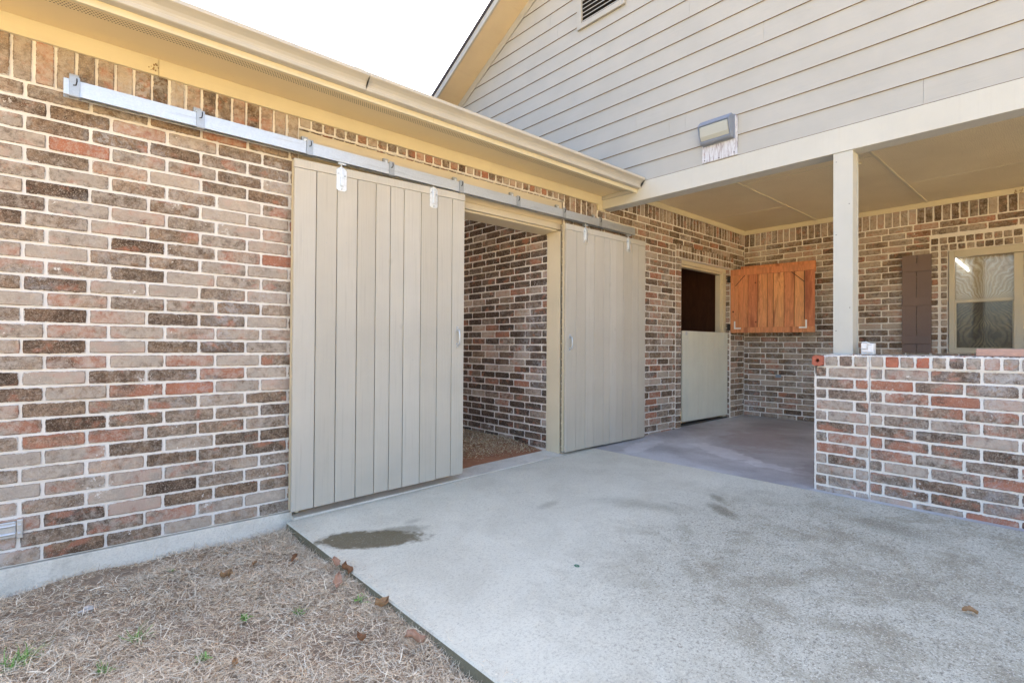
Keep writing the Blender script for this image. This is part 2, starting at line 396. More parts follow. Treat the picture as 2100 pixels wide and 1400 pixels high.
    def row(s, u0, u1, v0, v1, pitch, pal=None, ph=None):
        n = max(1, round((u1-u0)/pitch)); d = (u1-u0)/n
        if ph is None:
            for i in range(n): s.brick(u0+i*d, u0+(i+1)*d, v0, v1, pal)
        else:
            m0 = math.floor((u0-ph)/pitch)
            while ph+m0*pitch < u1-.01:
                a, b = max(u0, ph+m0*pitch), min(u1, ph+(m0+1)*pitch); m0 += 1
                if b-a > .02: s.brick(a, b, v0, v1, pal)
    def stack(s, u0, u1, v0, v1, pitch, pal=None):
        n = max(1, round((v1-v0)/pitch)); d = (v1-v0)/n
        for i in range(n): s.brick(u0, u1, v0+i*d, v0+(i+1)*d, pal)
    def mortar(s, u0, u1, v0, v1, th=.09):
        """mortar body with a slightly uneven front"""
        nu = max(1, int((u1-u0)/.06)); nv = max(1, int((v1-v0)/.06)); b = len(s.V)
        for i in range(nu+1):
            for k in range(nv+1):
                e = (i in (0, nu)) or (k in (0, nv))
                s.V.append(s.P(u0+(u1-u0)*i/nu, v0+(v1-v0)*k/nv, 0 if e else s.r.uniform(-.0012, .0014))); s.BC.append((.5,.5,.5,1)); s.BX.append((0,0,0))
        for i in range(nu):
            for k in range(nv):
                a = b+i*(nv+1)+k; s.Fc.append((a, a+nv+1, a+nv+2, a+1)); s.MI.append(1)
        c = len(s.V)
        for (a, d) in ((u0, v0), (u1, v0), (u1, v1), (u0, v1)):
            for t in (0, -th): s.V.append(s.P(a, d, t)); s.BC.append((.5,.5,.5,1)); s.BX.append((0,0,0))
        for i in range(4):
            a = c+2*i; d = c+2*((i+1) % 4); s.Fc.append((a, a+1, d+1, d)); s.MI.append(1)
        s.Fc.append((c+1, c+3, c+5, c+7)); s.MI.append(1)
def build_bricks(name, parts, parent=None, label=None):
    V = []; Fc = []; MI = []; BC = []; BX = []
    for s in parts:
        b = len(V); V += s.V; Fc += [tuple(b+i for i in f) for f in s.Fc]; MI += s.MI; BC += s.BC; BX += s.BX
    me = bpy.data.meshes.new(name); off = parent_origin(parent) if parent is not None else Vector()
    me.from_pydata([(x-off.x, y-off.y, z-off.z) for x, y, z in V], [], Fc)
    me.materials.append(M['brick']); me.materials.append(M['mortar']); me.polygons.foreach_set('material_index', MI)
    a = me.attributes.new('bc', 'FLOAT_COLOR', 'POINT'); a.data.foreach_set('color', np.array(BC, dtype=np.float32).ravel())
    a = me.attributes.new('bx', 'FLOAT_VECTOR', 'POINT'); a.data.foreach_set('vector', np.array(BX, dtype=np.float32).ravel())
    bm = bmesh.new(); bm.from_mesh(me); bmesh.ops.recalc_face_normals(bm, faces=bm.faces); bm.to_mesh(me); bm.free()
    me.update(); o = bpy.data.objects.new(name, me); COL.objects.link(o)
    if parent is not None: o.parent = parent
    return o

# ================================================================ SETTING
def zslab(x, y=0): return -.095+.0311*(x-1.15)
# ground
def mat_soil():
    m = NT('soil'); v = m.coord((1,1,1)); n = m.noise(v, 5, 7, .7); f = m.noise(v, 60, 5, .7)
    near = m.mix(m.ramp(n, [(.3, 0.0), (.7, 1.0)]), (.22, .16, .115), (.42, .33, .24)); near = m.mix(m.ramp(f, [(.55, 0.0), (.7, .5)]), near, (.26, .20, .14))
    m.base(near); m.rough(.95); m.bump(m.math('ADD', n, m.math('MULTIPLY', f, .3)), .8, .02); return m.m
def mat_field():
    m = NT('dry_field'); v = m.coord((1,1,1)); n = m.noise(v, .35, 7, .65); f = m.noise(v, 25, 5, .7)
    c = m.mix(m.ramp(n, [(.3, 0.0), (.7, 1.0)]), (.56, .40, .18), (.64, .48, .24)); c = m.mix(m.ramp(f, [(.5, 0.0), (.75, .35)]), c, (.34, .24, .11))
    m.base(c); m.rough(.95); m.bump(f, .6, .03); return m.m
M['soil'] = mat_soil(); M['field'] = mat_field()
g = MB()
g.add([(-400,-400,-.20),(400,-400,-.20),(400,400,-.20),(-400,400,-.20)], [(0,1,2,3)])
tag(g.build('ground', M['field']), kind='structure')
# uneven soil strip beside the slab
nx, ny = 60, 80; sb = MB(); vs = []
x0s, x1s, y0s, y1s = -3.2, 1.155, -6.0, -.0
def zsoil(x, y):
    w = min(1, max(0, (y+5.6)/.6))*min(1, max(0, (x+3.0)/.6))
    z = -.170 + .010*math.sin(x*5.1+y*3.3) + .008*math.sin(x*11.7-y*7.9) + .006*math.sin(y*19+x*4)
    z += .020*math.exp(-((x-1.1)/.25)**2)
    return z*w+(-.203)*(1-w)
for i in range(nx+1):
    for k in range(ny+1):
        x = x0s+(x1s-x0s)*i/nx; y = y0s+(y1s-y0s)*k/ny; vs.append((x, y, zsoil(x, y)+rng.uniform(-.003, .003)))
sb.add(vs, [(i*(ny+1)+k, (i+1)*(ny+1)+k, (i+1)*(ny+1)+k+1, i*(ny+1)+k+1) for i in range(nx) for k in range(ny)], 0, True)
tag(sb.build('soil', M['soil'], fixn=False), kind='structure')

def mat_slab():
    m = NT('broom_swept_concrete'); v = m.coord((1,1,1)); w = m.noise(v, 1.6, 6, .65, .4); w2 = m.noise(v, 6, 5, .65); w3 = m.noise(v, 30, 5, .7)
    def ell(cx, cy, rx, ry, an, soft=.5, amp=1.0):
        tc = m.new('ShaderNodeTexCoord'); mp = m.new('ShaderNodeMapping', vector_type='TEXTURE')
        mp.inputs['Location'].default_value = (cx, cy, 0); mp.inputs['Rotation'].default_value = (0, 0, R(an)); mp.inputs['Scale'].default_value = (rx, ry, 1)
        m.link(tc.outputs['Object'], mp.inputs[0]); sx = m.new('ShaderNodeSeparateXYZ'); m.link(mp.outputs[0], sx.inputs[0])
        d = m.math('SQRT', m.math('ADD', m.math('MULTIPLY', sx.outputs[0], sx.outputs[0]), m.math('MULTIPLY', sx.outputs[1], sx.outputs[1])))
        d = m.math('ADD', d, m.math('MULTIPLY', m.math('SUBTRACT', w2, .5), amp)); d = m.math('ADD', d, m.math('MULTIPLY', m.math('SUBTRACT', w3, .5), amp*.6))
        return m.ramp(d, [(max(0, 1-soft), 1.0), (min(1, 1+soft*.0), 0.0)], 'EASE')
    clean = m.mix(m.ramp(w, [(.35, 0.0), (.65, 1.0)]), (.71, .695, .60), (.63, .615, .53))
    worn_falloff = ell(3.1, -3.0, 2.1, 1.75, 0, .55, .35)  # worn gritty centre; its darker tone also holds the slab's light falloff
    dirt = m.mix(m.ramp(w2, [(.40, 0.0), (.62, 1.0)]), (.54, .52, .435), (.44, .415, .335))
    c = m.mix(m.math('MULTIPLY', worn_falloff, .92), clean, dirt)
    br = m.math('MULTIPLY', m.ramp(m.noise(v, 2.6, 7, .72, .5), [(.47, 0.0), (.60, 1.0)]), m.math('ADD', m.math('MULTIPLY', worn_falloff, .50), .12))
    c = m.mix(br, c, (.27, .235, .165))
    for (cx, cy, rx, ry, an, st, so) in ((1.42, -.70, .36, .155, -38, .95, .30), (1.60, -.70, .20, .10, -25, .55, .5), (3.32, -1.90, .22, .08, 60, .60, .7), (3.05, -1.45, .5, .16, -68, .30, .9), (3.75, -2.72, .38, .20, 78, .48, .9), (3.55, -1.75, .15, .06, 50, .6, .7), (1.75, -.62, .1, .05, 0, .3, .9), (2.6, -1.0, .18, .06, 10, .30, .9)):
        c = m.mix(m.math('MULTIPLY', ell(cx, cy, rx, ry, an, so, .85), st), c, m.mix(w3, (.09, .075, .042), (.20, .17, .105)))
    # exposed aggregate grit, strongest where the surface is worn
    g1 = m.noise(v, 120, 3, .85); g2 = m.noise(v, 70, 4, .85); k = m.math('ADD', m.math('MULTIPLY', worn_falloff, .62), .28)
    c = m.mix(m.math('MULTIPLY', m.ramp(g2, [(.52, 0.0), (.62, 1.0)]), k), c, (.20, .18, .15))
    c = m.mix(m.math('MULTIPLY', m.ramp(g1, [(.55, 0.0), (.66, 1.0)]), k), c, (.17, .155, .13))
    c = m.mix(m.math('MULTIPLY', m.ramp(g1, [(.33, 1.0), (.43, 0.0)]), k), c, (.82, .80, .72))
    c = m.mix(m.math('MULTIPLY', m.ramp(m.noise(v, 55, 3, .6), [(.70, 0.0), (.75, 1.0)]), .5), c, (.10, .09, .075))
    m.base(c); m.rough(.88); m.b.inputs['Specular IOR Level'].default_value = .2; m.bump(m.math('ADD', g1, g2), .6, .003); return m.m
OLIVE = (.085, .070, .040)
M['slab'] = mat_slab()
M['edge'] = mat_concrete('mossy_slab_edge', (.25, .235, .17), (.14, .13, .085), agg=.3, greens=.5)
s = MB()
X0, X1, Y0, Y1 = 1.15, 4.205, -9.0, -.062
s.add([(X0+.006,Y0,zslab(X0)),(X1,Y0,zslab(X1)),(X1,Y1,zslab(X1)),(X0+.006,Y1,zslab(X0))], [(0,1,2,3)], 0)
s.add([(X0+.006,Y0,zslab(X0)),(X0+.006,Y1,zslab(X0)),(X0,Y1,zslab(X0)-.008),(X0,Y0,zslab(X0)-.008)], [(0,1,2,3)], 0)
s.add([(X0,Y0,zslab(X0)-.008),(X0,Y1,zslab(X0)-.008),(X0-.004,Y1,-.28),(X0-.004,Y0,-.28)], [(0,1,2,3)], 1)
s.add([(X0+.006,Y1,zslab(X0)),(X1,Y1,zslab(X1)),(X1,Y1,-.28),(X0,Y1,-.28)], [(0,1,2,3)], 1)
s.add([(X0,Y0,zslab(X0)),(X1,Y0,zslab(X1)),(X1,Y0,-.28),(X0,Y0,-.28)], [(0,1,2,3)], 1)
tag(s.build('concrete_slab', [M['slab'], M['edge']]), kind='structure')
M['porchf'] = mat_concrete('worn_porch_concrete', (.62, .63, .66), (.34, .325, .34), stain=[
    (5.0, -1.1, .5, .16, 60, .5, (.60, .60, .62)), (4.75, -1.7, .4, .1, 80, .45, (.58, .59, .62)), (4.7, -.35, .5, .12, 10, .4, (.60, .60, .62)), (6.0, -1.0, .9, .35, 20, .45, (.30, .25, .25)), (4.9, -2.0, .35, .3, 20, .5, (.25, .23, .25))], agg=.12, greens=.15)
def zporch(x, y=0): return .0098*(x-4.2)
s = MB(); s.box(4.211, 7.95, -9.0, .22, -.28, .0, zf=lambda x, y: 0)
s.v = [(x, y, (zporch(x) if z > -.1 else z)) for x, y, z in s.v]
tag(s.build('porch_floor', M['porchf']), kind='structure')
# stall floor
M['dirt'] = mat_simple('red_clay', (.36, .17, .095), .95, 0, .35, 14, .8)
s = MB(); n_ = 24; vs = []
for i in range(n_+1):
    for k in range(n_+1):
        x = -1.0+4.8*i/n_; y = .185+5.8*k/n_; vs.append((x, y, -.045+.014*min(1, (x+1)/4.8)+.06*min(1, max(0, (y-.2)/.5))+rng.uniform(-.004, .004)))
s.add(vs, [(i*(n_+1)+k, (i+1)*(n_+1)+k, (i+1)*(n_+1)+k+1, i*(n_+1)+k+1) for i in range(n_) for k in range(n_)], 0, True)
tag(s.build('dirt_floor', M['dirt'], fixn=False), kind='structure')

# ================================================================ STABLE WING
ZB = -.045            # underside of the first course
wing = empty('stable_wing', (1.2, 0, 0), 'long low brick stable wing with cream eaves, sliding door opening and gutter', 'stable')
CO = .0796; PI_ = .2545
def lu(x): return x                      # wall frame u = X
L = Bricks((0,0,0), (1,0,0), (0,-1,0), seed=3)
O1 = (1.225, 3.825, -1, 2.497); O2 = (6.042, 7.392, -1, 2.19)
XE = 7.83
ZS = 2.343; ZF = 2.60
# main face left of the porch roof line
L.fill(-2.6, 4.42, ZB, ZS, PI_, CO, ZB, ph=(-.021, .148), holes=[O1])
L.row(-2.6, 1.225, ZS, ZF, .0815, ph=-.1582)
L.row(1.225, 3.825, 2.497, ZF, .0822)
L.row(3.825, 4.34, ZS, ZF, .0815)
L.fill(4.34, 4.44, ZS, 2.50, PI_, CO, ZB, ph=(-.021, .148))
# inside the porch: running bond up to higher soldiers
ZS2 = 2.577
L.fill(4.42, XE, ZB, ZS2, PI_, CO, ZB, ph=(-.021, .148), holes=[O2, (5.90, 6.042, -1, 2.37), (5.90, 7.475, 2.19, 2.37)])
L.row(4.42, XE, ZS2, 2.76, .080)
L.stack(5.905, 6.042, .02, 2.19, CO); L.row(5.905, 7.475, 2.192, 2.283, .0745); L.row(5.905, 7.475, 2.285, 2.37, .0745)
L.mortar(-2.6, 1.225, ZB, 2.62); L.mortar(3.825, 6.042, ZB, 2.80); L.mortar(7.392, XE, ZB, 2.80); L.mortar(1.225, 3.825, 2.497, 2.62, .09); L.mortar(6.042, 7.392, 2.19, 2.80)
# mortar line of the first course on the beam, and the return beside the stall door
Rr = Bricks((7.390,0,0), (0,1,0), (-1,0,0), seed=5); Rr.stack(.004, .094, .0, 2.19, CO); Rr.mortar(0.0, .10, .0, 2.19, .05)
# returns of the big opening (brick ends) and soffit of its lintel
Rt = Bricks((3.823,0,0), (0,1,0), (-1,0,0), seed=6); Rt.stack(.004, .094, -.03, 2.497, CO); Rt.mortar(0, .10, -.03, 2.497, .02)
Un = Bricks((0,0,2.4955), (1,0,0), (0,0,-1), seed=8, v=(0,1,0)); Un.row(1.225, 3.825, .002, .044, .0822); Un.mortar(1.225, 3.825, 0, .05, .01)
build_bricks('wall', [L, Rr, Rt, Un], wing, None)
# inner partition, bricks seen through the opening
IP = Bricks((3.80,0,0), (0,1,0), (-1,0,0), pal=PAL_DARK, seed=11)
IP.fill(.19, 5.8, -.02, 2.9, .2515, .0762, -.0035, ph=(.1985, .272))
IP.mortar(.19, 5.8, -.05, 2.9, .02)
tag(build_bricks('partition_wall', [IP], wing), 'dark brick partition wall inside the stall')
# unseen walls of the wing, rear opening added to let daylight into the stall
s = MB(); s.box(-2.6, -2.5, .1, 6.0, -.2, 2.9); s.box(-2.5, -.9, 6.0, 6.1, -.2, 2.9); s.box(2.4, 3.8, 6.0, 6.1, -.2, 2.9); s.box(-.9, 2.4, 6.0, 6.1, 2.3, 2.9)
s.box(-2.6, 1.15, .092, .10, -.2, 2.62)
s.build('rear_wall', mat_simple('block_wall', (.5, .45, .38), .9), wing)
# grade beam
M['beam'] = mat_concrete('foundation_concrete', (.84, .80, .72), (.70, .67, .60), agg=.25, greens=.25)
s = MB()
s.add([(-2.6,-.012,-.40),(1.2,-.012,-.40),(1.2,-.012,ZB-.006),(-2.6,-.012,ZB-.006),(-2.6,.1,-.40),(1.2,.1,-.40),(1.2,.1,ZB-.006),(-2.6,.1,ZB-.006)],
      [(0,1,2,3),(3,2,6,7),(1,5,6,2),(0,3,7,4),(4,7,6,5)])
# sill strip under the doors
s.add([(1.2,-.060,-.079),(4.2,-.060,.000),(4.2,.20,.002),(1.2,.20,-.077),(1.2,-.060,-.4),(4.2,-.060,-.4),(4.2,.2,-.4),(1.2,.2,-.4)], [(0,1,2,3),(0,4,5,1),(2,3,7,6),(1,5,6,2),(0,3,7,4)])
s.build('foundation', M['beam'], wing)
# frieze, soffit, fascia
s = MB(); s.box(-2.7, .44, -.024, .0, 2.558, 2.652); s.box(.442, 2.86, -.024, .0, 2.558, 2.652); s.box(2.862, 4.44, -.0245, .0, 2.558, 2.652)
s.box(4.335, 4.448, -.0255, 0, 2.50, 2.557); s.build('frieze_board', M['cream_x'], wing, .0015)
s = MB(); s.box(-2.7, 3.69, -.445, -.0, 2.652, 2.66); s.box(3.693, 4.42, -.445, -.0, 2.652, 2.66); s.build('soffit', M['perf'], wing)
s = MB(); s.box(-2.7, 1.98, -.462, -.442, 2.600, 2.74); s.box(1.982, 4.418, -.462, -.442, 2.600, 2.74); s.build('fascia', M['cream_x'], wing, .0015)
# roof with shingle edge
M['shingle'] = mat_simple('asphalt_shingle', (.055, .05, .055), .95, 0, .45, 60, .8)
s = MB(); s.prism([(-.485, 2.722), (-.485, 2.738), (4.5, 5.245), (9.4, 2.74), (9.4, 2.72), (4.5, 5.20), (-.40, 2.722)], 'x', -2.8, 4.416)
s.build('roof', M['shingle'], wing)
# gutter, K style, 0.6 mm wall, with seam and end cap
prof = [(-.463, 2.742), (-.463, 2.634), (-.506, 2.634), (-.512, 2.638), (-.514, 2.654), (-.509, 2.658), (-.513, 2.672), (-.524, 2.686), (-.541, 2.697), (-.556, 2.704), (-.562, 2.708), (-.563, 2.726), (-.553, 2.728), (-.553, 2.722)]
def gut(x0, x1, o=0):
    s = MB(); c = (-.50, 2.69)
    pr = [(c[0]+(y-c[0])*(1+o), c[1]+(z-c[1])*(1+o)) for y, z in prof]
    inn = [(y+(.0012 if y < -.48 else .001), z+.0012) for y, z in pr][::-1]
    s.prism(pr+inn, 'x', x0, x1); return s
gt = gut(-2.75, 1.455).build('gutter', M['gutter'], wing)
g2 = gut(1.456, 4.396, .012).build('gutter', M['gutter'], wing)
s = MB(); s.prism([(-.50+(y+.50)*1.014, 2.69+(z-2.69)*1.014) for y, z in prof[:12]], 'x', 4.3965, 4.400); s.build('end_cap', M['gutter'], g2)
s = MB(); s.prism([(-.553, 2.729), (-.553, 2.737), (-.50, 2.745), (-.50, 2.737)], 'x', 1.36, 1.42); s.build('gutter_strap', M['white_pl'], gt)
# header over the sliding door opening
s = MB(); s.box(1.228, 3.822, .022, .046, 2.270, 2.495); s.build('door_header', M['header'], wing, .002)
s = MB(); s.box(1.228, 3.80, .018, .044, 2.212, 2.268)
s.build('door_header', M['header'], wing, .002)
s = MB(); s.box(1.228, 3.80, .047, .27, 2.195, 2.45); s.build('door_header', M['jamb'], wing, .003)
s = MB(); s.box(3.777, 3.800, .0, .185, -.012, 2.194); s.build('door_jamb', M['jamb'], wing, .003)
s = MB(); s.box(1.228, 1.25, .0, .185, -.07, 2.194); s.build('door_jamb', M['jamb'], wing, .003)
# dutch door frame of the end stall
s = MB()
s.box(6.045, 7.388, .06, .15, 2.135, 2.188); s.box(6.045, 7.33, .075, .16, 2.105, 2.133); s.box(7.29, 7.388, .062, .15, .04, 2.134); s.box(7.255, 7.288, .08, .16, .04, 2.10); s.box(6.045, 6.13, .062, .15, .04, 2.134)
s.build('stall_door_frame', M['jamb'], wing, .002)
s = MB(); s.box(6.05, 7.7, 1.2, 1.22, 0, 2.6); s.box(6.0, 6.04, .16, 1.2, 0, 2.6); s.box(7.7, 7.74, .16, 1.2, 0, 2.6)
def mat_ply():
    m = NT('dark_plywood'); v = m.coord((12, 12, 3)); n = m.noise(v, 1.2, 6, .6, 1.5)
    m.base(m.mix(n, (.05, .02, .012), (.13, .055, .03))); m.rough(.7); return m.m
tag(s.build('stall_lining', mat_ply(), wing), 'dark red brown plywood lining in the end stall')

# ================================================================ GABLED BARN
barn = empty('gabled_barn', (7.83, -3, 0), 'tall gabled barn with cream lap siding over a deep brick porch', 'barn')
XW = 7.83
B = Bricks((XW,0,0), (0,-1,0), (-1,0,0), seed=21)          # u = -y
ZB2 = .0
WIN = (2.39, 4.35, 1.0, 2.19)
SUR = (2.225, 4.52, 1.0, 2.362)
ZSB = 2.5514
cb = .0791; zb0 = 1.2065-cb*16
B.fill(0.004, 7.0, .03, ZSB, .2485, cb, zb0, ph=(.0735, .0), holes=[SUR])
B.stack(2.228, 2.306, .985, 2.200, cb); B.stack(2.318, 2.388, .985, 2.200, cb)
B.stack(4.355, 4.43, .985, 2.200, cb); B.stack(4.44, 4.515, .985, 2.200, cb)
B.row(2.228, 4.515, 2.276, 2.360, .079); B.row(2.318, 4.43, 2.194, 2.274, .079); B.brick(2.228, 2.306, 2.2, 2.274)
B.row(0.004, 7.0, ZSB, 2.76, .0805)
B.fill(2.228, 4.515, .66, 1.0, .2485, cb, zb0, ph=(.0735, .0))
B.mortar(0, 2.39, -.02, 2.80); B.mortar(2.39, 4.35, -.02, 1.0); B.mortar(2.39, 4.35, 2.19, 2.80); B.mortar(4.35, 7.0, -.02, 2.80)
build_bricks('back_wall', [B], barn)
# frieze boards and ceiling in the porch
s = MB(); s.box(4.565, 7.828, -.022, 0, 2.735, 2.80); s.box(7.806, 7.83, -7.0, -.0225, 2.738, 2.80); s.build('frieze_board', M['cream'], barn, .0015)
cl = MB(); cl.box(4.56, 7.85, -8.0, .0, 2.801, 2.815); ceil = cl.build('porch_ceiling', M['ceiling'], barn)
for yb in (-1.0, -2.2, -3.4, -4.6):
    s = MB(); s.box(4.562, 7.805, yb-.012, yb+.012, 2.793, 2.8005); s.build('batten', M['cream_x'], ceil, .002)
for (xa, ya, yb) in ((6.78, -.024, -.986), (6.78, -2.214, -3.386), (5.58, -1.014, -2.186), (6.79, -3.414, -4.586), (5.0, -.024, -.986)):
    s = MB(); s.box(xa-.003, xa+.003, yb, ya, 2.798, 2.8008); s.build('joint_strip', M['cream'], ceil)
s = MB(); s.tube([(5.62, -2.0, 2.801), (5.62, -2.0, 2.772)], .012, 8); s.tube([(5.62, -2.0, 2.772), (5.62, -2.09, 2.768)], .009, 8); s.build('conduit_stub', M['cream'], ceil)
# beam over the porch opening
bmx = MB(); bmx.box(4.408, 4.56, -4.05, -.02, 2.517, 2.703); bmx.box(4.408, 4.56, -8.5, -4.053, 2.517, 2.703); beam = bmx.build('porch_beam', M['postp'], barn, .002)  # same paint as the siding, lightened to put the beam's brighter light into colour
s = MB(); s.box(4.388, 4.407, -.44, -.026, 2.610, 2.651); s.build('ledger_strip', M['cream_y'], barn, .0015)
s = MB(); s.box(4.50, 4.56, -8.5, -.02, 2.704, 2.80); s.build('inner_beam', M['cream_y'], barn)
# siding: lap boards cut along the rake
SL = .53346
RY = -1.5
def zrk(y): return 4.544+SL*(2.651-y) if y >= RY else 4.544+SL*(2.651-RY)-SL*(RY-y)
def yrk(z): return 2.651-(z-4.544)/SL
def yrk2(z): return 2*RY-yrk(z)
s = MB(); EXPO = .1766; k = 0
VY0, VY1, VZ0, VZ1 = -.306, .338, 4.592, 5.35
while True:
    z0 = 2.7055+k*EXPO; z1 = z0+EXPO
    if z0 > zrk(RY)-.1: break
    a0, a1 = yrk(z0)-.01, yrk(min(z1, zrk(RY)))-.01; b0, b1 = yrk2(z0)+.01, yrk2(min(z1, zrk(RY)))+.01
    z1t = min(z1, zrk(RY))
    rr = random.Random(k*7+1); cuts = sorted([rr.uniform(0, 1) for _ in range(3)]); ya = b0
    joints = [-8.2+q for q in [rr.uniform(0, 3.6)+3.66*i for i in range(4)]]
    edges = [max(b0, -8.5)]+[j for j in joints if max(b0, -8.5)+.3 < j < a0-.3]+[a0]
    for i in range(len(edges)-1):
        yL, yR = edges[i], edges[i+1]; yR -= .0015
        tR = min(yR, a1) if i == len(edges)-2 else yR; tL = max(yL, b1)
        segs = [(yL, yR, tL, tR)]
        if VZ0+.02 < (z0+z1)/2 < VZ1:
            n2 = []
            for (p, q, tp, tq) in segs:
                if p < VY0 < q or p < VY1 < q:
                    if p < VY0: n2.append((p, VY0, tp, VY0))
                    if q > VY1: n2.append((VY1, q, VY1, tq))
                elif p >= VY0 and q <= VY1: pass
                else: n2.append((p, q, tp, tq))
            segs = n2
        for (p, q, tp, tq) in segs:
            x_b, x_t = 4.4085, 4.4195
            s.add([(x_b,p,z0),(x_b,q,z0),(x_t,tq,z1t),(x_t,tp,z1t),(4.426,p,z0),(4.426,q,z0)], [(0,1,2,3),(0,3,4),(1,5,2)])
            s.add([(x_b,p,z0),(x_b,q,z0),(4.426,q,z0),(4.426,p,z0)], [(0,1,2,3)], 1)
            if k: s.add([(4.4168,p,z0-.0022),(4.4168,q,z0-.0022),(4.4168,q,z0-.0002),(4.4168,p,z0-.0002)], [(0,1,2,3)], 1)  # brown strip paints the shadow line under each lap, along with its grime
    k += 1
s.build('lap_siding', [M['cream_y'], mat_simple('grimy_lap_shadow', (.20, .15, .09), .9, 0, .5, 40, 0)], barn, fixn=True)
s = MB(); s.prism([(6.2, 2.65), (RY, zrk(RY)), (2*RY-6.2, 2.65)], 'x', 4.427, 4.50); s.build('gable_sheathing', M['dark'], barn)
# rake: trim board on the wall, soffit, fascia, shingles
def rake_prism(x0, x1, d0, d1, name, mat, par):
    s = MB()
    for sgn in (1, -1):
        ye = 6.6
        pts = [(RY, zrk(RY)+d0), (RY+sgn*(ye-RY), zrk(ye)+d0), (RY+sgn*(ye-RY), zrk(ye)+d1), (RY, zrk(RY)+d1)]
        s.prism(pts, 'x', x0, x1)
    return s.build(name, mat, par)
rake_prism(4.398, 4.409, -.115, -.006, 'rake_trim', M['cream_y'], barn)
rake_prism(4.062, 4.43, -.004, .012, 'rake_soffit', M['soffit'], barn)
rake_prism(4.035, 4.060, -.012, .078, 'rake_fascia', M['cream_y'], barn)
rake_prism(4.022, 4.8, .080, .128, 'roof_edge', M['shingle'], barn)
s = MB()
for sgn in (1, -1): s.prism([(RY, zrk(RY)+.10), (RY+sgn*(6.6-RY), zrk(6.6)+.10), (RY+sgn*(6.6-RY), zrk(6.6)+.13), (RY, zrk(RY)+.13)], 'x', 4.801, 13.0)
s.build('roof', M['shingle'], barn)
s = MB(); s.box(13.0, 13.1, -9, 6, -.2, 3.0); s.box(7.92, 13, 5.9, 6, -.2, 2.7); s.box(7.92, 13, -9, -8.9, -.2, 2.7); s.build('far_wall', M['cream_y'], barn)
# gable vent
vt = MB(); w = .062
vt.box(4.385, 4.412, VY1-w, VY1, VZ0, VZ1); vt.box(4.385, 4.412, VY0, VY0+w, VZ0, VZ1); vt.box(4.384, 4.412, VY0+w, VY1-w, VZ0, VZ0+.045); vt.box(4.384, 4.412, VY0+w, VY1-w, VZ1-.05, VZ1)
vt.box(4.386, 4.40, VY0+w, VY1-w, VZ0+.0455, VZ0+.060)
vent = vt.build('gable_vent', M['cream_y'], barn, .002)
s = MB(); s.box(4.43, 4.435, VY0, VY1, VZ0, VZ1); s.build('vent_screen', M['dark'], vent)
z = VZ0+.068
s = MB()
while z < VZ1-.08:
    s.add([(4.392, VY0+w, z), (4.392, VY1-w, z), (4.425, VY1-w, z+.03), (4.425, VY0+w, z+.03), (4.392, VY0+w, z+.008), (4.392, VY1-w, z+.008), (4.425, VY1-w, z+.038), (4.425, VY0+w, z+.038)],
          [(0,1,2,3),(4,5,6,7),(0,1,5,4),(3,2,6,7),(0,4,7,3),(1,5,6,2)]); z += .046
s.build('louvre', M['cream_y'], vent)
# weathered plywood board under the flood light
def mat_weathered():
    m = NT('flaking_plywood'); n = m.noise(m.coord((120, 120, 9)), 1, 6, .65, .4); b = m.noise(m.coord((1,1,1)), 14, 4, .6)
    c = m.mix(m.ramp(n, [(.42, 0.0), (.50, 1.0)]), (.30, .27, .30), (.60, .62, .66)); c = m.mix(m.ramp(b, [(.58, 0.0), (.75, .5)]), c, (.52, .40, .30))
    m.base(c); m.rough(.85); m.bump(n, .8, .004); return m.m
s = MB(); s.box(4.396, 4.409, -1.487, -1.165, 2.709, 3.05)
bd = s.build('mounting_board', mat_weathered(), barn, .0015); tag(bd, 'flaking pale plywood board under the flood light')
for (yy, zz) in ((-1.46, 2.735), (-1.325, 2.722), (-1.19, 2.728)):
    s = MB(); s.tube([(4.3962, yy, zz), (4.393, yy, zz)], .005, 8); s.build('screw', M['iron'], bd)

# window
def mat_film(upper):
    m = NT('crumpled_film_upper' if upper else 'crumpled_film_lower')
    tc = m.new('ShaderNodeTexCoord'); mp = m.new('ShaderNodeMapping'); m.link(tc.outputs['Object'], mp.inputs[0])
    s_ = m.new('ShaderNodeSeparateXYZ'); m.link(mp.outputs[0], s_.inputs[0])
    ax = m.math('ABSOLUTE', s_.outputs[1]); cb_ = m.new('ShaderNodeCombineXYZ')
    m.link(ax, cb_.inputs[0]); m.link(s_.outputs[2], cb_.inputs[1])
    nz = m.noise(cb_.outputs[0], 4.5, 3, .5)
    den = m.math('ADD', s_.outputs[2], .10) if upper else m.math('ADD', m.math('MULTIPLY', s_.outputs[2], -1.0), .06)
    u_ = m.math('POWER', m.math('DIVIDE', m.math('ADD', ax, .012), m.math('MAXIMUM', den, .03)), .55)
    ph_ = m.math('ADD', m.math('MULTIPLY', u_, 52.0), m.math('MULTIPLY', nz, 40.0))
    class _W: pass
    w = _W(); w.outputs = {'Fac': m.math('ADD', m.math('MULTIPLY', m.math('SINE', ph_), .5), .5)}
    f = w.outputs['Fac']; b = m.noise(cb_.outputs[0], 5, 4, .6)
    if upper:
        c = m.ramp(f, [(.0, (.34, .28, .18)), (.15, (.50, .43, .30)), (.7, (.50, .45, .34)), (1.0, (.66, .66, .60))]); c = m.mix(m.ramp(b, [(.4, 0.0), (.65, .6)]), c, (.46, .40, .27))
    else:
        c = m.ramp(f, [(.0, (.07, .06, .04)), (.3, (.14, .12, .075)), (1.0, (.24, .20, .125))]); c = m.mix(m.ramp(b, [(.42, 0.0), (.62, .75)]), c, (.05, .045, .035))
    m.base(c); m.rough(.4); m.bump(f, .25, .004); return m.m
win = None
wf = MB()
for (ya, yb) in ((-2.40, -2.99), (-3.06, -3.70)): pass
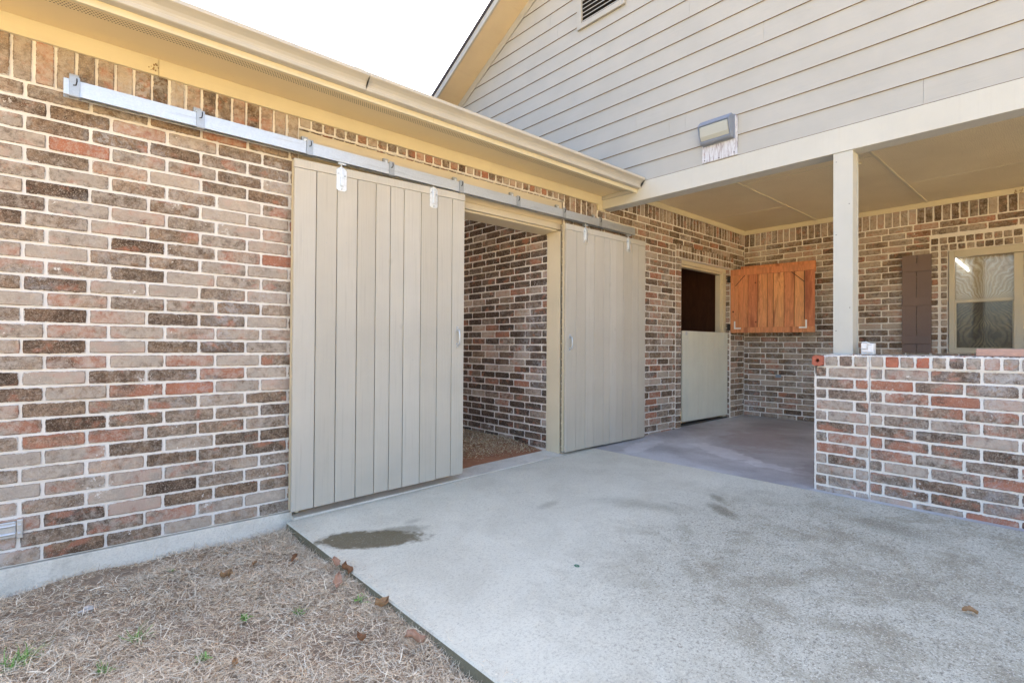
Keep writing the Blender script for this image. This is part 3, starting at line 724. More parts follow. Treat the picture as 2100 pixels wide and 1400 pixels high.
YW0, YW1 = -2.40, -4.34
FX0, FX1 = 7.812, 7.87
wf.box(FX0, FX1, -2.45, YW0, 1.045, 2.185); wf.box(FX0-.001, FX1, -3.02, -2.945, 1.045, 2.10); wf.box(FX0, FX1, YW1, YW1+.05, 1.045, 2.185)
wf.box(FX0-.002, FX1, YW1+.05, -2.451, 2.105, 2.185); wf.box(FX0-.014, FX1, YW1, YW0, 1.003, 1.044)
wf.box(FX0, FX1, -3.50, -3.47, 1.045, 2.10)
win = wf.build('window', M['winp'], barn, .003); tag(win, 'cream framed sash window at right end of porch wall')
for (pa, pb) in ((-2.451, -2.944), (-3.021, -3.469), (-3.501, -4.289)):
    s = MB(); s.box(7.826, 7.846, pb, pa, 1.585, 1.618); s.box(7.832, 7.85, pb, pb+.012, 1.046, 1.584); s.box(7.832, 7.85, pa-.012, pa, 1.046, 1.584); s.box(7.832, 7.85, pb+.012, pa-.012, 1.046, 1.062); s.build('sash', M['winp'], win, .0015)
    for up in (1, 0):
        z0, z1 = (1.619, 2.104) if up else (1.063, 1.584)
        cy = (pa+pb)/2; me = MB(); me.add([(7.92, pb, z0), (7.92, pa, z0), (7.92, pa, z1), (7.92, pb, z1), (7.924, pb, z0), (7.924, pa, z0), (7.924, pa, z1), (7.924, pb, z1)], [(0,1,2,3),(4,5,6,7),(0,1,5,4),(1,2,6,5),(2,3,7,6),(3,0,4,7)])
        o = me.build('window_film', mat_film(up), win)
        # centre the film's own coordinates on the pane
        for v in o.data.vertices: v.co.y -= (cy+3); v.co.z -= (1.619)
        o.location = (0, cy+3, 1.619)
        gm = NT('window_glass'); gm.b.inputs['Roughness'].default_value = .04; gm.b.inputs['Transmission Weight'].default_value = 1.0; gm.b.inputs['IOR'].default_value = 1.45; gm.base((.95, .96, .95))
        tr = gm.new('ShaderNodeBsdfTransparent'); gl = gm.new('ShaderNodeBsdfGlossy'); gl.inputs['Roughness'].default_value = .05
        fr = gm.new('ShaderNodeFresnel'); fr.inputs['IOR'].default_value = 1.5; mx = gm.new('ShaderNodeMixShader')
        gm.link(fr.outputs[0], mx.inputs[0]); gm.link(tr.outputs[0], mx.inputs[1]); gm.link(gl.outputs[0], mx.inputs[2]); gm.link(mx.outputs[0], gm.n['Material Output'].inputs[0])
        s = MB(); s.box(7.842, 7.845, pb, pa, z0, z1); s.build('pane', gm.m, win)
s = MB(); s.box(7.86, 8.6, -5, -1.9, .9, .92); s.box(7.86, 8.6, -5, -1.9, 2.3, 2.32); s.box(8.6, 8.62, -5, -1.9, .9, 2.32); s.build('room_lining', mat_simple('dim_room', (.35, .30, .22), .9), barn)
# lit fluorescent tubes behind the glass
lm = NT('lit_tube'); lm.b.inputs['Emission Color'].default_value = (1, .98, .94, 1); lm.b.inputs['Emission Strength'].default_value = .55
lamp = empty('fluorescent_light', (7.89, -2.5, 2.0), 'lit twin tube fluorescent light behind the upper window pane', 'light')
for dz in (0, .028):
    s = MB(); s.tube([(7.89, -2.455+dz*.35, 2.080+dz), (7.89, -2.565+dz*.35, 1.945+dz)], .010, 8); s.build('tube', lm.m, lamp)

# brown shutter
M['shut'] = mat_paint('brown_shutter_paint', (.20, .148, .135), (55, 55, 1.5), .25, .1, dirtcol=(.2, .15, .12))
s = MB(); s.box(7.797, 7.815, -2.098, -1.957, 1.0, 2.178); s.box(7.797, 7.815, -2.241, -2.102, 1.0, 2.178)
sh = s.build('shutter', M['shut'], barn, .002); tag(sh, 'brown board and batten window shutter')
for (a, b) in ((1.13, 1.205), (1.585, 1.665), (2.0, 2.075)):
    s = MB(); s.box(7.772, 7.796, -2.24, -1.958, a-.02, b+.0); s.build('batten', M['shut'], sh, .002)

# ================================================================ STALL DOOR LEAVES (end stall)
dd = empty('stall_door', (7.39, .08, .05), 'closed pale green grey lower half door of the end stall', 'door')
s = MB(); xs = [6.14, 6.27, 6.41, 6.55, 6.66, 6.80, 6.95, 7.09, 7.24, 7.375]
for a, b in zip(xs[:-1], xs[1:]): s.box(a+.003, b-.003, .028+rng.uniform(0, .002), .052, .075, 1.262)
s.box(6.14, 7.375, .0525, .0565, .08, 1.26, 1)  # near-black sheet standing in for shade between the planks
s.build('planks', [M['leafdoor'], M['dark']], dd, .003)
s = MB(); s.box(6.20, 6.228, .020, .0275, 1.205, 1.255); s.tube([(6.214, .019, 1.245), (6.214, .012, 1.24), (6.214, .012, 1.215), (6.214, .019, 1.21)], .003, 6); s.build('latch', M['galv'], dd, .001)
s = MB(); s.box(6.1, 7.38, .03, .10, .022, .045); s.build('threshold', mat_simple('dark_threshold', (.06, .06, .055), .8), dd, .003)
# open upper leaf, bare timber, swung back towards the porch wall
M['cedar'] = None
def mat_cedar():
    m = NT('bare_red_timber'); tc = m.new('ShaderNodeTexCoord'); a = m.new('ShaderNodeAttribute', attribute_name='pl')
    mp = m.new('ShaderNodeMapping'); mp.inputs['Scale'].default_value = (9, 9, 1.2)
    va = m.new('ShaderNodeVectorMath', operation='ADD'); m.link(tc.outputs['Object'], va.inputs[0]); m.link(a.outputs['Vector'], va.inputs[1]); m.link(va.outputs[0], mp.inputs[0])
    g1 = m.noise(mp.outputs[0], 2.2, 6, .6, 1.6); sx = m.new('ShaderNodeSeparateXYZ'); m.link(a.outputs['Vector'], sx.inputs[0])
    t = m.math('FRACT', m.math('MULTIPLY', sx.outputs[0], .37))
    c = m.mix(t, (.44, .15, .075), (.60, .30, .135)); c = m.mix(m.ramp(g1, [(.40, 0.0), (.62, 1.0)]), c, m.mix(1.0, c, (1.40, 1.38, 1.35), 'MULTIPLY'))
    c = m.mix(m.ramp(m.noise(mp.outputs[0], .9, 4, .6, .5), [(.56, 0.0), (.66, .70)]), c, (.26, .075, .04)); c = m.mix(m.ramp(g1, [(.60, 0.0), (.70, .6)]), c, (.22, .07, .03))
    k = m.new('ShaderNodeTexVoronoi', feature='F1'); k.inputs['Scale'].default_value = 5; m.link(va.outputs[0], k.inputs['Vector'])
    c = m.mix(m.ramp(k.outputs['Distance'], [(.05, 1.0), (.09, 0.0)]), c, (.07, .02, .012))
    spk = m.ramp(m.noise(tc.outputs['Object'], 90, 3, .6), [(.70, 0.0), (.76, 1.0)]); c = m.mix(m.math('MULTIPLY', spk, .5), c, (.62, .42, .26))
    m.base(c); m.rough(.6); m.bump(g1, .3, .004); return m.m
M['cedar'] = mat_cedar()
ul = empty('open_stall_shutter', (7.385, -.012, 1.26), 'open orange timber upper half door swung against the porch wall', 'door')
ul.rotation_euler = (0, 0, math.atan2(-1.065, .155)+math.pi/2)    # local -Y runs along the leaf
def leaf(name, boxes, mat, parent, bevel=.002, vec=True):
    me = bpy.data.meshes.new(name); V = []; Fs = []; A = []
    for (a, b, c, d, e, f_) in boxes:
        n = len(V); V += [(a,c,e),(b,c,e),(b,d,e),(a,d,e),(a,c,f_),(b,c,f_),(b,d,f_),(a,d,f_)]; r_ = (rng.uniform(0, 40), rng.uniform(0, 9), rng.uniform(0, 9)); A += [r_]*8
        Fs += [tuple(n+i for i in q) for q in ((0,3,2,1),(4,5,6,7),(0,1,5,4),(1,2,6,5),(2,3,7,6),(3,0,4,7))]
    me.from_pydata(V, [], Fs); me.materials.append(mat)
    at = me.attributes.new('pl', 'FLOAT_VECTOR', 'POINT'); at.data.foreach_set('vector', np.array(A, dtype=np.float32).ravel())
    bm = bmesh.new(); bm.from_mesh(me); bmesh.ops.recalc_face_normals(bm, faces=bm.faces); bm.to_mesh(me); bm.free()
    o = bpy.data.objects.new(name, me); COL.objects.link(o); o.parent = parent
    if bevel: m_ = o.modifiers.new('bevel', 'BEVEL'); m_.width = bevel; m_.segments = 1
    return o
Wl = 1.075; Hl = .905
# local: x towards the viewer is negative, y from 0 to -Wl, z 0..Hl
bd_ = []; y = -.005
for wdt in (.10, .135, .125, .13, .075, .135, .125, .14, .095):
    bd_.append((-.012, .010, y-wdt+.006, y, .0, Hl)); y -= wdt
leaf('planks', bd_, M['cedar'], ul, .003); leaf('gap_shade_sheet', [(.0102, .0112, -Wl+.01, -.01, .01, Hl-.01)], M['dark'], ul, 0)  # near-black sheet added behind the boards so their gaps look shaded
leaf('rail', [(-.036, -.0125, -Wl, -.005, Hl-.085, Hl+.002)], M['cedar'], ul)
leaf('rail', [(-.036, -.0125, -Wl, -.005, -.002, .075)], M['cedar'], ul)
leaf('stile', [(-.036, -.0125, -.115, -.0052, .077, Hl-.087)], M['cedar'], ul)
leaf('stile', [(-.036, -.0125, -Wl+.0005, -.962, .077, Hl-.087)], M['cedar'], ul)
leaf('top_board', [(.0115, .03, -Wl-.004, -.13, Hl-.10, Hl+.045)], M['cedar'], ul)
def lbox(mb, x0, x1, y0, y1, z0, z1): mb.box(x0, x1, y0, y1, z0, z1)
def lbuild(mb, name, mat, parent, bevel=0):
    me = bpy.data.meshes.new(name); me.from_pydata(mb.v, [], mb.f); me.materials.append(mat)
    me.polygons.foreach_set('use_smooth', mb.sm)
    bm = bmesh.new(); bm.from_mesh(me); bmesh.ops.recalc_face_normals(bm, faces=bm.faces); bm.to_mesh(me); bm.free()
    o = bpy.data.objects.new(name, me); COL.objects.link(o); o.parent = parent
    if bevel: m_ = o.modifiers.new('bevel', 'BEVEL'); m_.width = bevel; m_.segments = 1
    return o
for (ya, dr) in ((-.055, -1), (-.985, 1)):
    s = MB(); a = ya; b = ya+dr*.095
    lbox(s, -.0395, -.0365, min(a, b), max(a, b), .052, .072); lbox(s, -.0395, -.0366, min(a, a+dr*.02), max(a, a+dr*.02), .0725, .165)
    for q in (.25, .8): s.tube([(-.040, a+(b-a)*q, .062), (-.042, a+(b-a)*q, .062)], .004, 6)
    lbuild(s, 'corner_brace', M['white_pl'], ul)
for (y0_, y1_) in ((-.075, -.20), (-.955, -.80)):
    s = MB(); s.tube([(-.041, y0_, Hl-.235), (-.041, y1_, Hl-.092)], .004, 6); lbuild(s, 'wire_brace', M['iron'], ul)
s = MB(); s.tube([(-.041, -.955, Hl-.09), (-.041, -.955, .17)], .0035, 6); lbuild(s, 'drop_rod', M['iron'], ul)
for z_ in (.08, Hl-.13):
    s = MB(); lbox(s, -.030, -.004, .0, .045, z_-.045, z_+.045); s.tube([(-.020, .0, z_-.05), (-.020, .0, z_+.05)], .009, 8); lbuild(s, 'hinge', M['iron'], ul, .002)

# ================================================================ SLIDING DOORS
def sliding_door(xs, zb, zt, shear, y0, label, hangers, hx, back=True):
    t = empty('sliding_door', (xs[0], y0, zb), label, 'barn door', 'sliding barn doors on the track')
    zf = lambda x, y: shear*(x-xs[0])
    pn = MB()
    for a, b in zip(xs[:-1], xs[1:]):
        d = rng.uniform(-.0012, .0012); pn.box(a+.0026, b-.0026, y0+d, y0+.022+d, zb+rng.uniform(-.002, .002), zt-.058, 0, zf)
    po = pn.build('planks', [M['door']], t, .0030)
    at = po.data.attributes.new('pv', 'FLOAT', 'POINT'); vals = []
    for _ in xs[:-1]: q_ = rng.random()*.75; vals += [q_]*8
    for i_, vv in enumerate(po.data.vertices):          # scuffed, browner feet of the boards
        if vv.co.z < .3: vals[i_] = min(1, vals[i_]+.6)
    at.data.foreach_set('value', vals)
    s = MB(); s.box(xs[0], xs[-1], y0-.0015, y0+.022, zt-.056, zt, 0, zf); s.build('top_rail', M['door'], t, .002)
    s = MB(); s.box(xs[0]+.004, xs[-1]-.004, y0+.0235, y0+.028, zb+.01, zt-.01, 0, zf); s.build('gap_shade_sheet', M['dark'], t)  # near-black sheet added to paint the shade seen through plank gaps
    s = MB(); s.box(xs[0], xs[0]+.035, y0+.0235, y0+.052, zb+.006, zt-.005, 0, zf); s.box(xs[-1]-.035, xs[-1], y0+.0285, y0+.052, zb+.006, zt-.005, 0, zf); s.build('edge_board', M['door_edge'], t, .002)
    for a, b in zip(xs[:-1], xs[1:]):
        for zz in (zb+.14, zb+.95, zb+1.75):
            xx = (a+b)/2+rng.uniform(-.03, .03); z_ = zz+rng.uniform(-.02, .02)+shear*(xx-xs[0])
            s = MB(); s.tube([(xx, y0-.0015, z_), (xx, y0-.0032, z_)], .0028, 6); s.build('nail', M['galv2'], t)
    for x in hangers:
        zc_ = zt+shear*(x-xs[0]); w_ = .036
        s = MB(); s.prism([(x-w_, zc_-.15), (x-w_, zc_-.02), (x-w_*.35, zc_+.002), (x+w_*.35, zc_+.002), (x+w_, zc_-.02), (x+w_, zc_-.15), (x+w_*.6, zc_-.162), (x-w_*.6, zc_-.162)], 'y', y0-.0055, y0-.0018)
        h = s.build('hanger', M['zinc'], t, .0012)
        s = MB(); s.prism([(x-.012, zc_-.13), (x-.013, zc_-.01), (x+.013, zc_-.01), (x+.012, zc_-.13)], 'y', y0-.016, y0-.006); s.build('rib', M['zinc'], h, .004)
        for (bx_, bz) in ((-.024, -.045), (.024, -.055), (0, -.148)):
            s = MB(); s.tube([(x+bx_, y0-.0055, zc_+bz), (x+bx_, y0-.012, zc_+bz)], .006, 8); s.build('bolt', M['galv'], h)
        s = MB(); s.tube([(x, y0+.004, zc_+.0), (x, y0+.004, zc_+.05)], .007, 8); s.box(x-.028, x+.028, y0-.012, y0+.02, zc_+.018, zc_+.030); s.build('trolley', M['galv'], h)
    zc_ = 1.083+shear*(hx-xs[0])
    s = MB(); pts = [(hx, y0-.001, zc_-.062), (hx, y0-.018, zc_-.060), (hx, y0-.030, zc_-.046), (hx, y0-.035, zc_-.02), (hx, y0-.035, zc_+.02), (hx, y0-.030, zc_+.046), (hx, y0-.018, zc_+.060), (hx, y0-.001, zc_+.062)]
    s.tube(pts, .0075, 8); s.box(hx-.010, hx+.010, y0-.004, y0-.0012, zc_-.086, zc_-.045); s.box(hx-.010, hx+.010, y0-.004, y0-.0012, zc_+.045, zc_+.086); s.build('handle', M['galv'], t)
    return t
sliding_door([1.164, 1.31, 1.451, 1.598, 1.738, 1.854, 1.966, 2.114, 2.263, 2.403, 2.528], -.026, 2.252, .0268, -.10,
             'wide plank sliding barn door half covering the stall opening', (1.478, 2.222), 2.459)
sliding_door([3.752, 3.909, 4.051, 4.189, 4.341, 4.448, 4.560, 4.680, 4.841, 4.96, 5.098], .018, 2.250, .004, -.10,
             'narrower plank sliding door beyond the stall opening, nearer the porch', (4.041, 4.768), 3.811)
# track
tr = empty('door_track', (.036, -.09, 2.33), 'long galvanized steel door track bolted along the brick wall under the eaves', 'track')
s = MB()
s.prism([(-.120, 2.292), (-.120, 2.370), (-.062, 2.370), (-.062, 2.292), (-.072, 2.292), (-.072, 2.3), (-.064, 2.302), (-.064, 2.367), (-.117, 2.367), (-.117, 2.302), (-.109, 2.3), (-.109, 2.292)], 'x', .036, 4.862)
s.build('rail', M['galv'], tr)
for x in (.078, .63, 1.253, 1.846, 2.473, 3.098, 3.698, 4.25):
    s = MB()
    s.box(x-.021, x+.021, -.1275, -.1245, 2.288, 2.384); s.box(x-.021, x+.021, -.1245, -.032, 2.3735, 2.3765); s.box(x-.020, x+.020, -.034, -.010, 2.3768, 2.432)
    s.box(x-.0212, x+.0212, -.1275, -.105, 2.284, 2.2875)
    br = s.build('bracket', M['galv2'], tr, .001)
    s = MB(); s.tube([(x, -.0345, 2.408), (x, -.042, 2.408)], .010, 8); s.build('bolt', M['zinc'], br); s = MB(); s.tube([(x+.008, -.128, 2.377), (x+.008, -.132, 2.36), (x+.005, -.130, 2.343), (x-.006, -.130, 2.340)], .0028, 5); s.build('hook', M['iron'], br)

# ================================================================ LOW WALL AND POST
hw = empty('low_brick_wall', (4.27, -2.14, 0), 'waist high brick wall closing the porch under the post', 'wall')
H = Bricks((4.27,0,0), (0,-1,0), (-1,0,0), seed=31, pal=PAL_LOW)
hz0 = .912-.0790*12
H.fill(2.142, 2.486, -.036, .912, .251, .079, hz0, ph=(2.396-.251*0, 2.223))
H.fill(2.4825, 8.0, -.036, .912, .251, .079, hz0, ph=(2.485, 2.5655))
H.mortar(2.14, 2.4825, -.05, .915, .10); H.mortar(2.4855, 8.0, -.05, .915, .10)
s_ = Bricks((4.37,-2.14,0), (-1,0,0), (0,1,0), seed=33)    # end face
E_ = Bricks((4.27,-2.136,0), (1,0,0), (0,1,0), seed=33); E_.fill(.0, .27, .0, .912, .251, .079, hz0, ph=(.1, .0)); E_.mortar(0, .275, -.03, .915, .02)
Bk = Bricks((4.55,-8.0,0), (0,1,0), (1,0,0), seed=34); Bk.fill(0, 5.86, .0, .912, .251, .079, hz0); Bk.mortar(0, 5.86, -.03, .915, .17)
build_bricks('brickwork', [H, E_, Bk], hw)
CP = Bricks((4.262,0,0), (0,-1,0), (-1,0,0), seed=37, pal=[(.5, (.24, .20, .165), .3, .7), (.3, (.17, .13, .11), .3, .4), (.15, (.34, .25, .21), .6, .8), (.05, (.38, .11, .07), 1.2, .2)])
CP.row(2.205, 2.480, .915, .998, .0815); CP.row(2.490, 8.0, .915, .998, .0832); CP.mortar(2.20, 2.4825, .914, .9975, .10); CP.mortar(2.4855, 8.0, .914, .9975, .10)
CT = Bricks((0,0,.998), (0,-1,0), (0,0,1), seed=38, v=(1,0,0), pal=CP.pal); CT.row(2.205, 8.0, 4.268, 4.40, .0832); CT.row(2.205, 8.0, 4.41, 4.55, .0832); CT.mortar(2.203, 8.0, 4.266, 4.55, .0015)
build_bricks('coping', [CP, CT], hw)

post = empty('porch_post', (4.485, -2.28, 1.0), 'square cream wooden porch post standing on the low brick wall', 'post')
s = MB(); s.box(4.414, 4.432, -2.343, -2.215, 1.006, 2.5155); s.box(4.4325, 4.535, -2.338, -2.325, 1.006, 2.5155); s.box(4.4325, 4.535, -2.233, -2.220, 1.006, 2.5155); s.box(4.536, 4.553, -2.343, -2.215, 1.006, 2.5155)
s.build('casing', M['postp'], post, .002)
s = MB(); s.box(4.395, 4.565, -2.36, -2.195, .9995, 1.0055); s.build('mortar_pad', M['mortar'], post, .002)
for (yy, zz) in ((-2.235, 2.45), (-2.235, 1.9), (-2.235, 1.18), (-2.325, 1.35), (-2.32, 2.12)):
    s = MB(); s.tube([(4.4142, yy, zz), (4.4125, yy, zz)], .0035, 6); s.build('nail', M['iron'], post)
# cored red brick poking out at the end of the wall
s = MB(); n = 14
cyb, czb, hw_, hh = -2.168, .957, .036, .038
out = [(-hw_, -hh), (hw_, -hh), (hw_, hh), (-hw_, hh)]
V = []; Fs = []
def rect_pt(t):
    c_, s__ = math.cos(t), math.sin(t); k_ = min(hw_/max(abs(c_), 1e-6), hh/max(abs(s__), 1e-6)); return (c_*k_, s__*k_)
for (x, rr_) in ((4.225, 0), (4.225, 1), (4.235, 1), (4.40, 1)):
    for i in range(n):
        t = 2*math.pi*(i+.5)/n
        q = rect_pt(t) if rr_ == 0 else (math.cos(t)*.013, math.sin(t)*.013); V.append((x, cyb+q[0]*1.0, czb+q[1]))
bo = len(V)
for i in range(n): q = rect_pt(2*math.pi*(i+.5)/n); V.append((4.42, cyb+q[0], czb+q[1]))
for i in range(n):
    j_ = (i+1) % n; Fs += [(i, j_, n+j_, n+i), (n+i, n+j_, 2*n+j_, 2*n+i), (2*n+i, 2*n+j_, 3*n+j_, 3*n+i), (i, bo+i, bo+j_, j_)]
s.add(V, Fs)
o = s.build('cored_brick', mat_simple('raw_red_brick', (.40, .125, .08), .9, 0, .3, 40, .8), None, .002)
tag(o, 'red cored brick jutting from the left end of the low wall', 'brick')
# loose pale brick on the coping
s = MB(); s.box(4.315, 4.40, -3.27, -3.035, 1.0045, 1.052); 
o = s.build('loose_brick', mat_simple('pale_pink_brick', (.48, .31, .25), .95, 0, .25, 30, 1.0), None, .006, 3); tag(o, 'pale pink brick lying flat on top of the low wall', 'brick')
# outlet box
ob = empty('outlet_box', (4.43, -2.43, 1.0), 'white weatherproof outlet box with flip covers beside the porch post', 'outlet')
s = MB(); s.box(4.43, 4.48, -2.473, -2.392, 1.006, 1.086); s.build('box', M['white_pl'], ob, .004)
s = MB(); s.box(4.412, 4.429, -2.43, -2.396, 1.045, 1.083); s.build('cover', M['white_pl'], ob, .005); s = MB(); s.box(4.414, 4.429, -2.47, -2.436, 1.020, 1.070); s.build('cover', M['white_pl'], ob, .005)
s = MB(); s.tube([(4.42, -2.455, 1.078), (4.42, -2.425, 1.094), (4.425, -2.40, 1.09)], .006, 6); s.build('hinge', M['white_pl'], ob); s = MB(); s.tube([(4.411, -2.41, 1.03), (4.411, -2.44, 1.03)], .006, 6); s.build('hinge', M['white_pl'], ob)

# ================================================================ FLOOD LIGHT
fl = empty('flood_light', (4.40, -1.3, 2.96), 'grey metal wall pack flood light on the lap siding', 'light fixture')
M['fl'] = mat_simple('blue_grey_enamel', (.22, .255, .32), .45, .1, .12, 30, .1)
y0, y1 = -1.455, -1.175; zt, zb = 3.058, 2.862
s = MB()
pf = [(4.395, zb), (4.395, zt), (4.345, zt+.004), (4.298, zt-.045), (4.300, zt-.060), (4.338, zb+.020), (4.350, zb)]
inner = [(4.390, zb+.006), (4.390, zt-.010), (4.345, zt-.010), (4.306, zt-.052), (4.306, zt-.058), (4.342, zb+.024), (4.354, zb+.006)]
s.prism([(x, z) for x, z in pf], 'y', y0-.004, y0+.008); s.prism([(x, z) for x, z in pf], 'y', y1-.008, y1+.004)
s.prism([(4.395, zt-.012), (4.395, zt), (4.345, zt+.004), (4.298, zt-.045), (4.301, zt-.052), (4.346, zt-.008)], 'y', y0+.0085, y1-.0085)
s.prism([(4.395, zb), (4.395, zb+.01), (4.338, zb+.022), (4.338, zb+.012), (4.350, zb)], 'y', y0+.0085, y1-.0085); s.box(4.388, 4.395, y0+.009, y1-.009, zb+.0105, zt-.0125)
s.box(4.395, 4.4085, y0-.012, y1+.002, zb-.012, zt+.006)
s.build('housing', M['fl'], fl, .0015)
s = MB(); s.prism([(4.3045, zt-.055), (4.301, zt-.06), (4.318, zb+.055), (4.340, zb+.024), (4.345, zb+.026), (4.33, zb+.07)], 'y', y0+.012, y1-.012)
lens = NT('frosted_lens'); lens.base((.42, .44, .41)); lens.rough(.18); lens.b.inputs['Specular IOR Level'].default_value = .5
s.build('lens', lens.m, fl, .002)

# ================================================================ WALL HASP, JUNCTION BOX, MUD NEST, RUST STAIN
wb = empty('wall_hasp', (-.15, -.01, .14), 'galvanized ribbed steel clamp on the brick at the far left', 'clamp')
s = MB(); s.box(-.34, -.115, -.022, -.010, .098, .176); s.box(-.113, -.090, -.026, -.010, .092, .182); s.build('plate', M['galv'], wb, .003)
s = MB()
for zz in (.118, .158): s.tube([(-.34, -.025, zz), (-.20, -.026, zz), (-.15, -.022, zz-.001), (-.118, -.020, zz)], .0065, 8); s.tube([(-.185, -.03, zz), (-.185, -.036, zz)], .006, 8); s.tube([(-.108, -.028, zz), (-.098, -.028, zz)], .005, 6)
s.build('rib', M['galv'], wb)
s = MB(); s.box(7.79, 7.822, -.545, -.475, .62, .665); o = s.build('junction_box', mat_simple('blue_box', (.24, .30, .38), .5), None, .004); tag(o, 'small grey blue electrical box low on the porch back wall', 'electrical box')
def nest(c, n_, nrm, label, seed, sc_=.012):
    bm = bmesh.new(); r = random.Random(seed)
    for i in range(14):
        a = r.uniform(0, 6.28); d = r.random()**.6*sc_*2.4
        off = Vector((math.cos(a)*d, 0, math.sin(a)*d)) if nrm == 'y' else Vector((0, math.cos(a)*d, math.sin(a)*d))
        rr_ = r.uniform(.25, .55)*sc_
        mt = Matrix.Translation(Vector(c)+off) @ Matrix.Diagonal((rr_, rr_, rr_, 1)); bmesh.ops.create_icosphere(bm, subdivisions=1, radius=1, matrix=mt)
    me = bpy.data.meshes.new('nest_rust_lumps'); bm.to_mesh(me); bm.free(); me.materials.append(M['mud']); o = bpy.data.objects.new('nest_rust_lumps', me); COL.objects.link(o); tag(o, label, 'nest'); return o
M['mud'] = mat_simple('dried_mud', (.30, .20, .10), .95, 0, .4, 80, .8)
nest((.417, -.026, 2.595), 10, 'y', 'crumbly brown mud nest stuck to the cream frieze board', 1, .010)
nest((7.800, -2.99, 2.752), 10, 'x', 'rusty brown stain built as small lumps on the porch frieze above the window', 2, .016)  # rust stain, modelled as raised lumps with the nest function

# ================================================================ DRY GRASS, SHAVINGS
def blades(name, n, place, lmin, lmax, wmin, wmax, cols, seed, flat=.25, curl=1.2, seg=4, dens=None, mat=None):
    r = np.random.default_rng(seed)
    P = place(r, n); n = len(P)
    L = r.uniform(lmin, lmax, n)*(r.random(n)*.6+.4); W = r.uniform(wmin, wmax, n)
    az = r.uniform(0, 2*np.pi, n); el = np.abs(r.normal(0, flat, n)); cu = r.normal(0, curl, n)
    V = np.zeros((n, (seg+1)*2, 3)); pos = P.copy(); st = L/seg; a = az.copy(); e = el.copy()
    for k in range(seg+1):
        d = np.stack([np.cos(a)*np.cos(e), np.sin(a)*np.cos(e), np.sin(e)], 1)
        side = np.stack([-np.sin(a), np.cos(a), r.normal(0, .5, n)], 1); w = (W*(1-.75*k/seg))[:, None]*.5
        V[:, 2*k] = pos-side*w; V[:, 2*k+1] = pos+side*w
        pos = pos+d*st[:, None]; a = a+cu/seg+r.normal(0, .25, n); e = e-(.9/seg)*np.sign(e-.02)*np.abs(e)*1.4+r.normal(0, .12, n)
    nv = (seg+1)*2; base = (np.arange(n)*nv)[:, None]
    fs = []
    for k in range(seg): fs.append(base+np.array([[2*k, 2*k+1, 2*k+3, 2*k+2]]))
    Fq = np.concatenate(fs, 1).reshape(-1, 4)
    me = bpy.data.meshes.new(name); me.vertices.add(n*nv); me.vertices.foreach_set('co', V.reshape(-1))
    me.loops.add(len(Fq)*4); me.loops.foreach_set('vertex_index', Fq.reshape(-1).astype(np.int32))
    me.polygons.add(len(Fq)); me.polygons.foreach_set('loop_start', np.arange(len(Fq), dtype=np.int32)*4); me.polygons.foreach_set('loop_total', np.full(len(Fq), 4, dtype=np.int32))
    me.update(calc_edges=True)
    ci = r.integers(0, len(cols), n); C_ = np.array(cols)[ci]*r.uniform(.7, 1.25, (n, 1)); C4 = np.concatenate([C_, np.ones((n, 1))], 1)
    at = me.attributes.new('gc', 'FLOAT_COLOR', 'POINT'); at.data.foreach_set('color', np.repeat(C4, nv, axis=0).astype(np.float32).ravel())
    me.materials.append(mat); o = bpy.data.objects.new(name, me); COL.objects.link(o); return o
def mat_blade(name, rough=.75, trans=.0):
    m = NT(name); a = m.new('ShaderNodeAttribute', attribute_name='gc'); m.base(a.outputs['Color']); m.rough(rough); return m.m
M['straw'] = mat_blade('dry_grass_blade'); M['green'] = mat_blade('green_blade', .5); M['shav'] = mat_blade('wood_shaving')
def vz(P): return np.array([zsoil(x, y) for x, y in P[:, :2]])
def place_grass(r, n):
    x = r.uniform(-1.0, 1.15, n*2); y = r.uniform(-3.0, -.015, n*2)
    den = .5+.5*np.sin(x*4.3+1.0)*np.sin(y*3.7+.5)+.5*np.sin(x*9.1+y*6.3)
    bare = np.exp(-(((x-.25)/.30)**2+((y+.14)/.10)**2))+.8*np.exp(-(((x-.45)/.14)**2+((y+.95)/.07)**2))+.6*np.exp(-(((x+.05)/.12)**2+((y+.35)/.12)**2))
    near = np.clip((-y)/.12, .25, 1)
    keep = r.random(n*2) < np.clip((.62+.38*den)*(1-1.1*bare)*near, .04, 1)
    x, y = x[keep][:n], y[keep][:n]; P = np.stack([x, y, np.zeros(len(x))], 1); P[:, 2] = vz(P)+r.random(len(x))**1.5*.022; return P
STRAW = [(.74, .63, .48), (.80, .71, .56), (.68, .56, .42), (.56, .44, .31), (.84, .78, .65), (.36, .25, .17), (.74, .59, .41), (.72, .64, .52)]
o = blades('dry_grass', 95000, place_grass, .035, .135, .0016, .0032, STRAW, 5, flat=.30, curl=1.5, mat=M['straw'])
# upright fringe against slab edge and wall joined into the same turf
def place_fringe(r, n):
    y = -r.random(n)**.8*2.6-.02; x = 1.148-np.abs(r.normal(0, .045, n)); m_ = n//5
    x[:m_] = r.uniform(-1, 1.15, m_); y[:m_] = -.02-np.abs(r.normal(0, .02, m_))
    P = np.stack([x, y, np.zeros(n)], 1); P[:, 2] = vz(P)+.002; return P
o2 = blades('dry_grass_fringe', 5200, place_fringe, .03, .085, .001, .0022, STRAW[:6], 9, flat=.9, curl=.8, mat=M['straw'])
bm = bmesh.new(); bm.from_mesh(o.data)
off = len(o.data.vertices)
bm.from_mesh(o2.data); bm.to_mesh(o.data); bm.free(); bpy.data.objects.remove(o2)
tag(o, kind='stuff')
def place_stray(r, n):
    x = 1.165+np.abs(r.normal(0, .035, n)); y = -r.uniform(.15, 2.7, n)
    return np.stack([x, y, -.095+.0311*(x-1.15)+.0025], 1)
